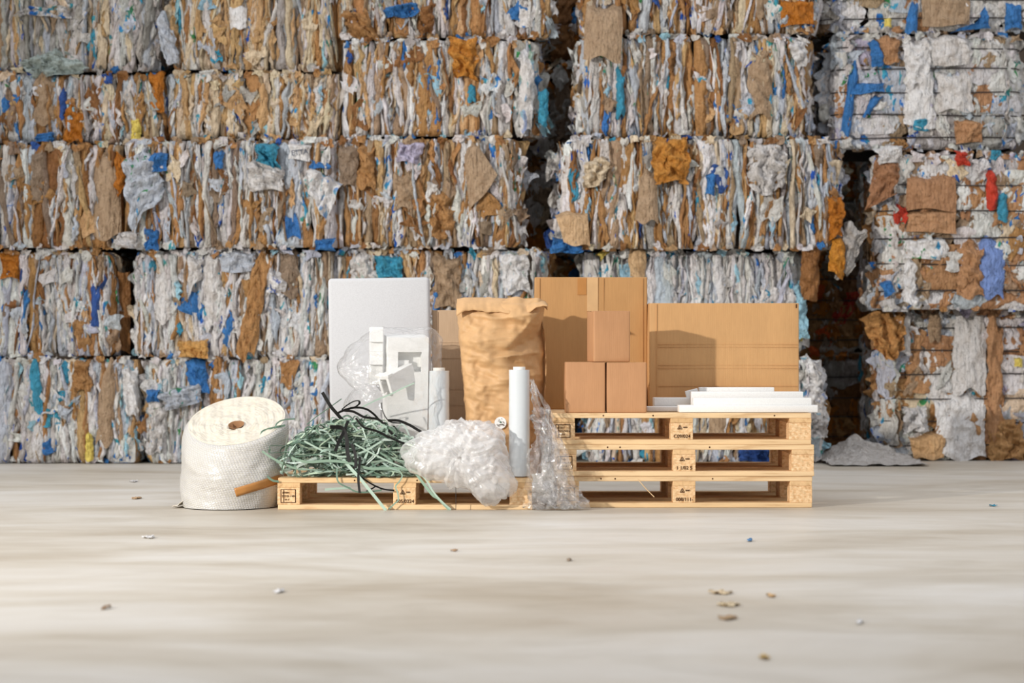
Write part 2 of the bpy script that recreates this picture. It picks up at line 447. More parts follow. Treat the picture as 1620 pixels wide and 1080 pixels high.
def bale(key, rect, Y, mode, pal, label, group=None, D=1.0, wires=None, detail=1.0, flaps=14, messy=.0, sides=(0, 0), zY=None):
    rng = np.random.default_rng(sum(ord(ch) * (i + 3) * 131 for i, ch in enumerate(key)))
    x0, x1, y0, y1 = rect
    zY = zY or Y; W = (x1 - x0) * Y / F; z0 = max(0, Z(y1, zY)); z1 = Z(y0, zY) - .008; H = z1 - z0
    xc = (X(x0, Y) + X(x1, Y)) / 2
    root = empty('waste_paper_bale', (xc, Y + D / 2, z0))
    tag(root, label, 'bale', group)
    names = list(PAL[pal].keys()); wt = np.array([PAL[pal][k] for k in names], float); wt /= wt.sum()
    B = Buf()
    vivid = ('blue', 'dblue', 'teal', 'cyan', 'yellow', 'green', 'red', 'orange')
    wt1 = np.array([0 if k in vivid else PAL[pal][k] for k in names], float); wt1 /= wt1.sum()
    wt2 = np.array([PAL[pal][k] * (1.5 if k in vivid else 1) for k in names], float); wt2 /= wt2.sum()
    def pick(main=False):
        k = names[rng.choice(len(names), p=wt1 if main else wt2)]
        c = np.array(lin(C[k])) * rng.uniform(.86, 1.06)
        c = np.clip(c * (1 + rng.uniform(-.035, .035, 3)), 0, .9)
        pr = 1.0 if (k in ('white', 'snow', 'bluewhite', 'cream') and rng.uniform() < .34) else 0.0
        return (*c, pr)
    wz = [] if not wires else [H * w for w in wires]
    def edge_pull(a, z, half):
        e = np.clip((np.abs(a) - (half - .07)) / .07, 0, 1.3)
        t = np.clip((z - (H - .055)) / .055, 0, 1.3); b = np.clip((.05 - z) / .05, 0, 1.3)
        return .055 * e ** 2 + .045 * t ** 2 + .04 * b ** 2
    def face_map(side):
        # (a, z, d) -> local xyz. origin of local frame: bale centre at the base
        if side == 'front': return lambda a, z, d: np.stack([a, -D / 2 - d, z], -1)
        if side == 'left': return lambda a, z, d: np.stack([-W / 2 - d, a, z], -1)
        return lambda a, z, d: np.stack([W / 2 + d, a, z], -1)
    def strip(mp, half, ac, za, zb, w, d0, bl, tilt, taper, col, nu=7, nv=22, amp=.012, zclip=True):
        u = np.linspace(-1, 1, nu)[:, None]; v = np.linspace(0, 1, nv)[None, :]
        L = zb - za
        me = rng.uniform(.003, .012) * np.sin(v * rng.uniform(4, 9) + rng.uniform(0, 6)) + rng.uniform(.002, .006) * np.sin(v * rng.uniform(12, 22) + rng.uniform(0, 6))
        tp = 1 - taper * np.abs(2 * v - 1) ** rng.uniform(1.6, 4)
        if rng.uniform() < .45: tp = tp * (1 - .6 * taper * (v if rng.uniform() < .5 else 1 - v))
        wv = w / 2 * tp * (1 + .22 * np.sin(v * rng.uniform(6, 14) + rng.uniform(0, 6)) + .10 * np.sin(v * rng.uniform(18, 30)))
        a = ac + tilt * (v - .5) * L + me + u * wv
        z = za + v * L + 0 * u + .012 * np.sin(u * 3 + rng.uniform(0, 6)) * (1 if taper > .2 else .4)
        if zclip: z = np.clip(z, .004, H - .002)
        d = d0 + bl * (1 - u ** 2) + crumple(u * w * 1.0, v * L * .28, rng, (18, 34, 60), amp) + crumple(u * w * .6, v * L, rng, (9, 17), amp * .6)
        d = d - edge_pull(a, z, half)
        for q in wz: d = d - .016 * np.exp(-((z - q) / .016) ** 2)
        B.grid(mp(a, z, d), col)
    def fill(side, dens=1.0):
        half = W / 2 if side == 'front' else D / 2
        mp = face_map(side)
        lo, hi = -half, half
        if side != 'front': hi = lo + .75
        if mode == 'edge':
            a = lo
            while a < hi:
                w = rng.uniform(.016, .050)
                if rng.uniform() < .12: w *= 1.8
                strip(mp, half, a + w / 2, 0 - .0, H, w * 1.45, rng.uniform(-.045, .002), rng.uniform(.014, .034), rng.normal(0, .04), rng.uniform(0, .3), pick(True), 8, 30, .015)
                a += w * .8
            n = int(110 * W / 1.35 * dens * detail * (hi - lo) / (2 * half))
            for i in range(n):
                cc = pick()
                viv = max(cc[:3]) - min(cc[:3]) > .25 and cc[2] > cc[0]
                L = H * (rng.uniform(.12, .34) if viv else rng.choice([rng.uniform(.2, .5), rng.uniform(.45, .98)]))
                zc = rng.uniform(L / 2 - .02, H - L / 2 + .02)
                w = rng.uniform(.018, .052) * (1.5 if rng.uniform() < .15 else 1)
                strip(mp, half, rng.uniform(lo, hi), zc - L / 2, zc + L / 2, w, rng.uniform(-.022, .020), rng.uniform(.010, .030), rng.normal(0, .13), rng.uniform(.35, 1.0), cc, 7, 20, .015)
        else:
            nx = max(3, int((hi - lo) / .15)); nz = max(3, int(H / .15))
            for i in range(nx):
                for j in range(nz):
                    w = rng.uniform(.16, .30); L = rng.uniform(.18, .36)
                    ac = lo + (i + .5 + rng.uniform(-.3, .3)) * (hi - lo) / nx
                    zc = (j + .5 + rng.uniform(-.3, .3)) * H / nz
                    strip(mp, half, ac, max(0, zc - L / 2), min(H, zc + L / 2), w, rng.uniform(-.03, .006), rng.uniform(.0, .014), rng.normal(0, .15), rng.uniform(0, .3), pick(True), 13, 18, .017)
            for i in range(int(36 * W * H / .9 * detail * (hi - lo) / (2 * half))):
                w = rng.uniform(.03, .15); L = rng.uniform(.06, .30)
                zc = rng.uniform(L / 2, H - L / 2)
                strip(mp, half, rng.uniform(lo, hi), zc - L / 2, zc + L / 2, w, rng.uniform(-.010, .018), rng.uniform(.0, .012), rng.normal(0, .3), rng.uniform(.1, .9), pick(), 9, 12, .014)
    # core, coloured dark to stand for the shade in the gaps
    g = .06
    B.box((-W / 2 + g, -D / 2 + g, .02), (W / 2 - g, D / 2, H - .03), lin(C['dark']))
    fill('front')
    if sides[0]: fill('left', .8)
    if sides[1]: fill('right', .8)
    # ragged scraps along the edges and random flaps
    def flap(a, z, d, w, h, rz, amp, col, out=0.0):
        n = 9
        u = np.linspace(-1, 1, n)[:, None] + 0 * np.linspace(-1, 1, n)[None, :]
        v = np.linspace(-1, 1, n)[None, :] + 0 * u
        k = 1 + .25 * np.sin(v * rng.uniform(1, 4) + rng.uniform(0, 6))
        k2 = 1 + .25 * np.sin(u * rng.uniform(1, 4) + rng.uniform(0, 6))
        aa, zz = u * w / 2 * k, v * h / 2 * k2
        ca, sa = math.cos(rz), math.sin(rz)
        A, Zz = a + aa * ca - zz * sa, z + aa * sa + zz * ca
        dd = d + crumple(aa, zz, rng, (8, 15, 30), amp) + out * np.clip((zz / h + .5), 0, 1) * -1
        return A, Zz, dd, col
    mpf = face_map('front')
    for i in range(int(flaps * detail * (.4 if mode == 'face' else 1))):
        w, h = rng.uniform(.04, .13), rng.uniform(.05, .18)
        A, Zz, dd, c = flap(rng.uniform(-W / 2 + .05, W / 2 - .05), rng.uniform(.08, H - .08), rng.uniform(.014, .035), w, h, rng.normal(0, .5), .035, pick())
        B.grid(mpf(A, np.clip(Zz, .01, H + .0), dd), c)
    for i in range(int(W / .035)):      # top edge
        w, h = rng.uniform(.03, .09), rng.uniform(.03, .07)
        A, Zz, dd, c = flap(rng.uniform(-W / 2 + .03, W / 2 - .03), H - rng.uniform(-.005, .035), rng.uniform(-.04, .022), w, h, rng.normal(0, .4), .03, pick())
        B.grid(mpf(A, np.clip(Zz, 0, H + .022), dd), c)
    for i in range(int(W / .06)):      # bottom edge
        w, h = rng.uniform(.03, .08), rng.uniform(.03, .07)
        A, Zz, dd, c = flap(rng.uniform(-W / 2 + .03, W / 2 - .03), rng.uniform(.0, .03), rng.uniform(-.04, .016), w, h, rng.normal(0, .4), .03, pick())
        B.grid(mpf(A, np.clip(Zz, -.012 if z0 > .05 else .003, H), dd), c)
    for s, sg in (('left', -1), ('right', 1)):    # side scraps
        if not sides[0 if sg < 0 else 1]: continue
        for i in range(int(10 + 40 * messy)):
            w, h = rng.uniform(.05, .14), rng.uniform(.06, .20)
            A, Zz, dd, c = flap(0, rng.uniform(.06, H - .05), rng.uniform(-.06, .0), w, h, rng.normal(0, .6), .05, pick())
            ang = rng.uniform(.2, 1.2) * sg
            ex = rng.uniform(.0, .03 + .10 * messy)
            px = sg * (W / 2 - .02) + (A * math.cos(ang)) + sg * ex; py = -D / 2 + rng.uniform(.0, .5 * messy + .1) + A * math.sin(ang) * sg * .9 - dd
            B.grid(np.stack([px, py, np.clip(Zz, .01, H)], -1), c)
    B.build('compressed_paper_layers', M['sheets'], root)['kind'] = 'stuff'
    # horizontal binding wires
    for q in wz:
        wb = Buf(); t = np.linspace(-W / 2 - .005, W / 2 + .005, 40)
        dpt = .004 - edge_pull(t, np.full_like(t, H / 2), W / 2) + .003 * np.sin(t * 9 + q * 40)
        zz = q + .006 * np.sin(t * 3 + q * 13)
        p = np.stack([t, -D / 2 - dpt - .004, zz], -1)
        p = np.vstack([[-W / 2 + .02, D / 2 - .3, q], p, [W / 2 - .02, D / 2 - .3, q]])
        tube(wb, p, .0042, 6)
        wb.build('binding_wire', M['wire'], root)
    root['_Y'] = 0
    del root['_Y']
    return dict(root=root, Y=Y, W=W, H=H, D=D, xc=xc, z0=z0, rng=rng)

def sheet(b, name, poly, col, dist=.05, amp=.03, curl=.03, print_=0.0, label=None, freqs=(7, 13, 24, 41), n=24, droop=0.0):
    amp = amp * (1.35 if name != 'cardboard_flap' else .9)
    """a single torn sheet standing out of a bale's face; poly: four corner points of the photo (top-left, top-right, bottom-right, bottom-left)"""
    rng = b['rng']; Y = b['Y'] - dist
    c = [PT(p[0], p[1], Y) for p in poly]
    u = np.linspace(0, 1, n)[:, None, None]; v = np.linspace(0, 1, n)[None, :, None]
    P = (1 - v) * ((1 - u) * c[0] + u * c[1]) + v * ((1 - u) * c[3] + u * c[2])
    uu, vv = u[..., 0] + 0 * v[..., 0], v[..., 0] + 0 * u[..., 0]
    wid = np.linalg.norm(c[1] - c[0]); hei = np.linalg.norm(c[3] - c[0])
    ed = (.06 if name != 'cardboard_flap' else .02) * np.sin(vv * rng.uniform(3, 8) + rng.uniform(0, 6)) * (2 * uu - 1)
    P[..., 0] += ed * wid * .6 + crumple(uu * wid, vv * hei, rng, freqs, amp * .35) * (1 if name != 'cardboard_flap' else .3)
    P[..., 2] += .05 * np.sin(uu * rng.uniform(3, 9) + rng.uniform(0, 6)) * hei * (2 * vv - 1)
    dy = -crumple(uu * wid, vv * hei, rng, freqs, amp) + curl * (2 * uu - 1) ** 2 + (curl + dist * .8) * np.clip(1 - vv * 4, 0, 1) ** 2 - droop * vv
    P[..., 1] += dy
    o0 = np.array(b['root'].location)
    B = Buf(); B.grid(P - o0, (*lin(C[col] if isinstance(col, str) else col), print_))
    o = B.build(name, M['sheets'], b['root'])
    if label: o['label'] = label
    return o

YW = 12.79
BALES = {}
def add(key, *a, **k):
    if key[0] in 'ABCD': k.setdefault('zY', YW)
    BALES[key] = bale(key, *a, **k)

add('A1', (-90, 240, -70, 111), YW + .06, 'edge', 'greyw', 'pale grey and cream paper bale at the far left of the top row', sides=(0, 1))
add('B1', (277, 529, -70, 109), YW + .05, 'edge', 'cream', 'cream and tan paper bale in the top row with a white tag hanging on it', sides=(1, 0))
add('C1', (534, 862, -110, 58), YW + .05, 'edge', 'mix', 'white and brown top row bale with a blue bag at its lower edge', sides=(0, 1), messy=.4)
add('D1', (928, 1290, -115, 53), YW, 'edge', 'brown', 'brown streaked top row bale with a large tan cardboard flap off its left corner', sides=(1, 1))
add('E1', (1299, 1690, -120, 50), YW + .25, 'face', 'facew', 'wired bale with bold blue stripes at the top right corner of the wall', wires=(.12, .30, .48, .66, .84), sides=(1, 0))
add('A2', (-70, 259, 114, 226), YW + .03, 'edge', 'mix', 'low white and amber bale with yellow film, under the pale grey one', flaps=10)
add('B2', (264, 535, 111, 220), YW + .04, 'edge', 'cream', 'low cream striped bale under the cream and tan one', flaps=8)
add('C2', (542, 844, 61, 216), YW, 'edge', 'mix', 'second row bale with an orange brown paper wad on its upper edge', sides=(0, 1), messy=.5)
add('D2', (920, 1278, 56, 218), YW, 'edge', 'mix', 'white, tan and blue striped second row bale right of the dark gap', sides=(1, 1), messy=.25)
add('E2', (1318, 1615, 53, 237), YW + .25, 'face', 'facew', 'wired white bale with a blue ribbon shape like a letter', wires=(.10, .30, .50, .70, .88), sides=(1, 1))
add('A3', (-130, 192, 227, 393), YW - .05, 'edge', 'brown', 'left end bale of the middle row, with a tan board at its right', zY=YW)
add('B3', (196, 529, 222, 393), YW - .09, 'edge', 'brown', 'middle row bale with a teal wad and a printed white pouch', zY=YW)
add('C3', (534, 817, 218, 392), YW - .05, 'edge', 'brown', 'middle row bale with a tan pentagon of cardboard on its front', sides=(0, 1), messy=.3)
add('D3', (896, 1318, 221, 396), YW - .14, 'edge', 'mix', 'bulging middle row bale with an orange brown bag wad on its top edge', messy=.6, sides=(1, 1))
add('E3', (1388, 1700, 241, 490), YW + .1, 'face', 'facem', 'wired bale with brown corrugated board and red print, on the right side', wires=(.12, .29, .46, .63, .80), sides=(1, 0))
add('A4', (-80, 176, 396, 564), YW, 'edge', 'brown', 'left end bale in the second row from the floor, with a bright blue streak', sides=(0, 1))
add('B4', (218, 527, 395, 565), YW - .02, 'edge', 'white', 'mostly white bale with a diagonal kraft strip, left of the foam slab', sides=(1, 0))
add('C4', (534, 862, 394, 565), YW, 'edge', 'mix', 'bale behind the foam slab and paper sack, with turquoise film along its top', sides=(0, 1), messy=.2)
add('D4', (930, 1262, 397, 565), YW, 'edge', 'icy', 'clean white and pale blue bale above the large cartons', sides=(1, 1), messy=.2)
add('A5', (-100, 216, 566, 735), YW, 'edge', 'white', 'left end bale standing on the floor, with a turquoise strip', sides=(0, 1))
add('B5', (234, 527, 567, 735), YW - .02, 'edge', 'white', 'floor level bale behind the bubble wrap, white bag and blue film at its left', sides=(1, 0))
add('C5', (534, 862, 567, 735), YW, 'edge', 'brown', 'floor level bale mostly hidden behind the foam slab and the paper sack', sides=(0, 1))
add('D5', (938, 1294, 567, 735), YW, 'edge', 'white', 'white floor level bale seen through the stacked pallets', messy=.5, sides=(1, 1))
add('E5', (1394, 1700, 492, 728), YW + .38, 'face', 'facem', 'wired floor level right hand bale with a kraft paper wad on its upper corner', wires=(.1, .26, .42, .58, .74, .90), sides=(1, 0))
# bales deeper in the gaps
YB = 13.95
def rows(y0, y1, n): return [(y0 + (y1 - y0) * i / n, y0 + (y1 - y0) * (i + 1) / n) for i in range(n)]
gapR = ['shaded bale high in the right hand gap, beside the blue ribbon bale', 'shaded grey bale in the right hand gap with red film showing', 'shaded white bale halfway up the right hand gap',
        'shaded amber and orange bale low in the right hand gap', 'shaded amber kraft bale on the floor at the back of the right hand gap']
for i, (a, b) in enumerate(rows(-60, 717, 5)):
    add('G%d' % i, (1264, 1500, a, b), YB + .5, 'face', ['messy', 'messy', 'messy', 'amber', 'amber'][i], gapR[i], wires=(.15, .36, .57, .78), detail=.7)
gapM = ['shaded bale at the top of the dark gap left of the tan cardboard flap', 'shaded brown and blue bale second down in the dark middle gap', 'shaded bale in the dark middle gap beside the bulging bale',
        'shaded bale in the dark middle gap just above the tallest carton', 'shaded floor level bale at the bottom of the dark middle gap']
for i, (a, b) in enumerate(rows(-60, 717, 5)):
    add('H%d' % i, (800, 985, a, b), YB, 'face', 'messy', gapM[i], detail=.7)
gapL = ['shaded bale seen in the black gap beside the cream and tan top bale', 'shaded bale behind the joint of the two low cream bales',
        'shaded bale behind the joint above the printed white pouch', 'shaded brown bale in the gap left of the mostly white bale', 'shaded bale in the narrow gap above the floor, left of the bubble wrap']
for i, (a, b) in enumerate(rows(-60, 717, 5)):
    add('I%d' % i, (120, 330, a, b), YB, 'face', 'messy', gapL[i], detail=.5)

# --- sheets that stand out on single bales
S = lambda key, *a, **k: sheet(BALES[key], *a, **k)
def R(x0, x1, y0, y1): return [(x0, y0), (x1, y0), (x1, y1), (x0, y1)]
S('D1', 'cardboard_flap', [(928, 2), (986, 4), (983, 97), (922, 90)], 'tan', .10, .012, .03, droop=.02, label='large tan cardboard flap')
S('D1', 'cardboard_flap', R(1236, 1288, -5, 40), 'amber', .06, .03)
S('B1', 'paper_sheet', R(362, 389, 5, 45), 'snow', .06, .008)
S('A1', 'paper_sheet', [(38, 8), (120, 2), (110, 28), (20, 25)], 'white', .07, .05, print_=1)
S('A1', 'plastic_film', [(20, 95), (95, 72), (140, 108), (60, 128)], (176, 190, 186), .06, .05, label='crumpled pale green film')
S('B1', 'plastic_film', [(248, 8), (270, 30), (284, 105), (254, 92)], 'bluewhite', .06, .03)
S('A2', 'plastic_film', R(206, 222, 180, 225), 'yellow', .05, .02, label='yellow film')
S('A2', 'plastic_film', R(92, 104, 138, 188), 'dblue', .05, .015, label='dark blue film')
S('A2', 'paper_sheet', R(52, 88, 114, 196), 'tan', .04, .02)
S('A2', 'paper_sheet', R(100, 130, 165, 224), 'amber', .05, .03)
S('A2', 'paper_sheet', R(235, 258, 112, 175), 'amber', .04, .02)
S('A2', 'plastic_film', R(55, 82, 208, 224), 'blue', .07, .04, label='blue film wad')
S('C1', 'plastic_film', [(600, 6), (662, 2), (655, 26), (610, 28)], 'blue', .07, .04, print_=0, label='blue bag')
S('C1', 'paper_sheet', [(655, 5), (690, 0), (685, 50), (662, 58)], 'dkraft', .05, .04)
S('C1', 'paper_sheet', [(535, 20), (575, 5), (600, 62), (560, 60)], 'kraft', .06, .05)
S('C2', 'paper_wad', [(708, 58), (752, 56), (756, 128), (718, 118)], (206, 140, 58), .07, .05, label='orange brown paper wad')
S('C2', 'plastic_film', R(740, 752, 130, 162), 'teal', .05, .012, label='turquoise film')
S('C2', 'plastic_film', R(690, 698, 90, 125), 'blue', .04, .012)
S('C2', 'paper_sheet', [(822, 75), (846, 70), (842, 210), (822, 212)], 'white', .06, .02, print_=.6)
S('C2', 'plastic_film', [(852, 140), (870, 140), (866, 200), (852, 196)], 'teal', .05, .02)
S('D2', 'plastic_film', R(975, 989, 98, 185), 'teal', .05, .02, label='turquoise strip')
S('D2', 'paper_sheet', R(1185, 1222, 70, 185), 'tan', .05, .02)
S('D2', 'paper_sheet', R(1100, 1120, 60, 220), 'kraft', .04, .02)
S('D2', 'paper_sheet', [(1248, 60), (1272, 58), (1282, 100), (1262, 110)], 'snow', .07, .04)
S('B3', 'paper_sheet', [(192, 240), (235, 236), (262, 300), (205, 372)], 'bluewhite', .09, .04, print_=1, label='large white printed sheet')
S('B3', 'plastic_film', R(228, 262, 240, 270), 'blue', .09, .04, label='blue wad')
S('B3', 'plastic_film', [(400, 222), (438, 226), (442, 268), (404, 255)], 'teal', .11, .05, label='teal film wad')
S('B3', 'plastic_pouch', [(388, 252), (448, 258), (446, 302), (394, 300)], 'white', .09, .04, label='white pouch below the teal wad')
pouch = S('B3', 'plastic_pouch', [(488, 262), (541, 286), (512, 348), (480, 285)], 'snow', .12, .04, print_=.8, label='white pouch with blue print')
S('B3', 'plastic_film', R(338, 352, 236, 266), 'blue', .07, .02)
etta = S('B3', 'paper_sheet', [(456, 222), (490, 228), (488, 254), (456, 252)], 'snow', .09, .01)
S('B3', 'plastic_film', R(228, 250, 362, 395), 'blue', .08, .04, label='blue film at the lower edge')
S('B3', 'plastic_film', R(497, 527, 375, 396), 'blue', .10, .04)
S('B3', 'paper_sheet', R(180, 216, 365, 392), 'white', .10, .05)
S('A3', 'cardboard_flap', R(146, 190, 245, 375), 'tan', .05, .012, label='tan board')
S('A3', 'paper_sheet', [(178, 240), (198, 245), (198, 300), (182, 310)], 'amber', .07, .03)
S('A3', 'paper_sheet', R(48, 70, 232, 320), 'greybrown', .05, .02)
S('C3', 'cardboard_flap', [(733, 232), (752, 224), (787, 275), (742, 336)], 'tan', .08, .008, label='tan pentagon of cardboard')
S('C3', 'paper_wad', R(680, 716, 300, 375), 'kraft', .06, .05)
S('C3', 'paper_sheet', R(536, 566, 225, 295), 'greybrown', .06, .02)
S('C3', 'paper_sheet', R(566, 592, 228, 298), 'kraft', .06, .03)
S('C3', 'paper_sheet', R(622, 655, 268, 330), 'tan', .05, .02)
S('C3', 'plastic_film', [(630, 222), (670, 225), (660, 258), (628, 256)], 'lilac', .08, .04)
S('D3', 'paper_wad', [(1038, 216), (1090, 212), (1090, 290), (1034, 288)], (202, 140, 62), .11, .05, label='orange brown bag wad')
S('D3', 'cardboard_flap', [(1015, 268), (1040, 262), (1042, 352), (1005, 350)], 'tan', .10, .015)
S('D3', 'cardboard_flap', [(878, 336), (930, 330), (934, 390), (892, 385)], (206, 172, 132), .10, .01, label='pale torn carton piece')
S('D3', 'plastic_film', [(925, 250), (962, 242), (960, 285), (922, 300)], 'cream', .09, .05)
S('D3', 'plastic_film', R(1118, 1132, 270, 308), 'blue', .06, .015)
S('D3', 'plastic_film', [(1180, 224), (1250, 226), (1240, 300), (1190, 310)], 'white', .07, .05)
S('D3', 'plastic_film', R(872, 920, 375, 400), 'blue', .07, .04, label='blue film below the carton piece')
S('D3', 'paper_sheet', [(1310, 300), (1336, 312), (1334, 372), (1312, 380)], 'amber', .03, .03, label='amber kraft strip')
S('D3', 'paper_sheet', [(1318, 372), (1340, 378), (1334, 440), (1312, 430)], (200, 134, 44), .05, .03)
S('D3', 'plastic_film', [(1340, 350), (1374, 368), (1345, 432), (1322, 440)], 'grey', .0, .03, label='grey film')
S('D3', 'paper_sheet', [(1268, 384), (1300, 392), (1298, 470), (1272, 480)], 'dkraft', .0, .02, droop=-.1)
S('A4', 'plastic_film', R(142, 157, 440, 520), 'dblue', .05, .012, label='bright blue streak')
S('A4', 'cardboard_flap', [(172, 415), (206, 430), (204, 560), (168, 560)], 'dkraft', -.10, .02)
S('A4', 'paper_sheet', R(0, 28, 398, 440), 'amber', .05, .03)
S('B4', 'paper_sheet', [(402, 398), (434, 396), (400, 565), (372, 566)], 'kraft', .07, .03, label='diagonal kraft strip')
S('B4', 'paper_wad', R(281, 328, 536, 566), (214, 164, 96), .08, .04, label='crumpled kraft paper')
S('B4', 'paper_sheet', R(244, 270, 425, 510), 'white', .06, .012)
S('B4', 'paper_sheet', [(295, 398), (322, 408), (316, 440), (298, 470)], 'white', .08, .02)
S('B4', 'paper_sheet', R(322, 345, 395, 520), 'white', .05, .015)
S('B4', 'plastic_film', [(424, 424), (456, 444), (444, 470), (422, 460)], 'snow', .09, .03, print_=.8)
S('B4', 'paper_sheet', R(442, 470, 395, 470), 'greybrown', .05, .02)
S('B4', 'paper_sheet', R(348, 400, 396, 430), 'bluewhite', .06, .03)
S('C4', 'plastic_film', [(590, 400), (640, 404), (634, 440), (596, 440)], 'teal', .07, .03, label='turquoise film')
S('C4', 'plastic_film', R(555, 596, 398, 442), 'white', .06, .04, print_=.5)
S('C4', 'paper_wad', [(682, 400), (732, 402), (724, 490), (690, 485)], 'tan', .08, .03)
S('C4', 'plastic_film', R(684, 696, 440, 492), 'blue', .05, .01)
S('C4', 'plastic_film', [(790, 394), (832, 398), (840, 460), (792, 465)], 'snow', .07, .03, print_=.4)
S('D4', 'paper_sheet', R(996, 1022, 388, 440), (206, 172, 130), .08, .012)
S('D4', 'plastic_film', [(1248, 440), (1272, 445), (1282, 530), (1258, 545)], 'cyan', .02, .03)
S('A5', 'plastic_film', [(42, 567), (58, 566), (68, 650), (52, 655)], 'teal', .06, .015, label='turquoise strip')
S('A5', 'paper_sheet', R(116, 142, 568, 618), 'kraft', .06, .04)
S('A5', 'cardboard_flap', [(158, 572), (182, 570), (178, 705), (150, 700)], 'tan', .05, .015)
S('A5', 'plastic_film', [(192, 575), (214, 580), (220, 665), (196, 650)], 'snow', .06, .03)
S('A5', 'plastic_film', R(134, 146, 682, 728), 'yellow', .05, .02)
S('B5', 'plastic_film', [(292, 566), (322, 568), (330, 625), (298, 612)], 'blue', .09, .03, label='blue film')
S('B5', 'plastic_pouch', [(250, 618), (312, 604), (322, 632), (262, 652)], 'bluewhite', .12, .05, print_=1, label='white bag')
S('B5', 'plastic_film', [(232, 622), (262, 625), (256, 720), (236, 715)], 'white', .07, .04, print_=.6)
S('B5', 'plastic_film', R(230, 250, 615, 636), 'blue', .10, .03)
S('B5', 'paper_sheet', R(330, 352, 566, 650), 'kraft', .04, .03)
S('C5', 'plastic_film', R(520, 530, 570, 700), 'dkraft', .04, .02)
S('D5', 'plastic_film', [(1268, 560), (1300, 568), (1306, 640), (1270, 650)], 'snow', .05, .05)
S('D5', 'plastic_film', [(1272, 620), (1306, 616), (1312, 690), (1280, 700)], 'white', .06, .05, print_=.6)
S('D5', 'plastic_film', R(1170, 1225, 708, 730), 'dblue', .07, .04, label='dark blue film')
S('D5', 'cardboard_flap', R(1122, 1152, 650, 706), 'tan', .05, .01)
S('E1', 'plastic_film', [(1442, 0), (1454, 0), (1452, 50), (1432, 52)], 'blue', .06, .01, label='blue stripe')
S('E1', 'plastic_film', [(1508, 48), (1545, 40), (1560, 10), (1568, 44)], 'blue', .06, .02, label='blue stripe')
S('E1', 'plastic_film', R(1592, 1618, 0, 46), 'blue', .05, .015)
S('E1', 'cardboard_flap', R(1460, 1536, -10, 40), 'tan', .05, .015)
S('E1', 'plastic_film', R(1400, 1412, 26, 42), 'yellow', .06, .01)
S('E2', 'plastic_film', [(1346, 95), (1362, 96), (1346, 212), (1332, 210)], 'blue', .06, .012, label='blue ribbon')
S('E2', 'plastic_film', [(1346, 130), (1402, 128), (1400, 144), (1345, 150)], 'blue', .07, .01, label='blue ribbon')
S('E2', 'plastic_film', [(1380, 150), (1402, 148), (1376, 180), (1366, 186)], 'blue', .06, .01)
S('E2', 'plastic_film', [(1376, 60), (1392, 62), (1400, 100), (1382, 108)], 'blue', .07, .02)
S('E2', 'plastic_film', R(1446, 1472, 186, 206), 'teal', .06, .02)
S('E2', 'paper_sheet', R(1392, 1424, 55, 100), 'card', .05, .02)
S('E2', 'paper_sheet', [(1430, 60), (1475, 58), (1470, 130), (1436, 140)], 'snow', .05, .02)
S('E2', 'paper_sheet', R(1476, 1538, 55, 102), 'white', .05, .02)
S('E2', 'paper_sheet', R(1432, 1480, 108, 200), 'snow', .045, .015)
S('E2', 'paper_sheet', R(1484, 1540, 110, 175), 'white', .045, .015)
S('E2', 'paper_sheet', R(1512, 1556, 186, 226), 'card', .05, .02)
S('E3', 'cardboard_flap', R(1436, 1514, 275, 332), (172, 128, 92), .06, .01, label='brown corrugated board')
S('E3', 'cardboard_flap', R(1436, 1514, 330, 368), (184, 140, 102), .06, .02)
S('E3', 'paper_sheet', [(1390, 246), (1424, 250), (1420, 310), (1368, 328)], (164, 118, 84), .08, .03, label='torn brown sheet')
S('E3', 'plastic_film', [(1385, 232), (1430, 226), (1428, 250), (1392, 262)], 'snow', .08, .03)
S('E3', 'plastic_film', R(1580, 1596, 302, 350), 'teal', .05, .015, label='turquoise film')
S('E3', 'paper_sheet', R(1562, 1580, 270, 330), 'red', .05, .02, label='red print')
S('E3', 'paper_sheet', R(1514, 1532, 236, 262), 'red', .06, .03)
S('E3', 'paper_sheet', R(1552, 1590, 375, 470), (120, 146, 204), .045, .015)
S('E3', 'paper_sheet', R(1516, 1556, 378, 470), 'card', .05, .03)
S('E3', 'plastic_film', R(1428, 1500, 375, 410), 'snow', .05, .02, print_=1)
S('E3', 'plastic_film', [(1394, 448), (1412, 440), (1418, 462), (1400, 470)], 'blue', .08, .02)
S('E3', 'paper_sheet', R(1430, 1452, 405, 480), 'snow', .06, .03)
S('E5', 'paper_wad', [(1362, 500), (1430, 486), (1434, 556), (1400, 574)], (206, 152, 92), .12, .05, label='crumpled kraft paper wad')
S('E5', 'paper_sheet', R(1416, 1442, 490, 560), 'snow', .07, .015)
S('E5', 'paper_sheet', R(1470, 1490, 490, 540), 'tan', .06, .02)
S('E5', 'paper_sheet', R(1510, 1560, 490, 620), 'white', .05, .015)
S('E5', 'paper_sheet', R(1562, 1588, 490, 690), 'card', .05, .03)
S('E5', 'paper_sheet', R(1480, 1562, 620, 726), 'snow', .05, .015)
S('E5', 'cardboard_flap', [(1440, 690), (1500, 680), (1495, 726), (1446, 726)], (206, 166, 120), .07, .02)
S('E5', 'plastic_film', [(1430, 645), (1468, 640), (1470, 680), (1430, 685)], 'snow', .08, .05)
S('E5', 'paper_sheet', R(1566, 1620, 660, 728), (196, 150, 98), .06, .04)
S('E5', 'plastic_film', R(1606, 1620, 565, 580), 'yellow', .06, .01)

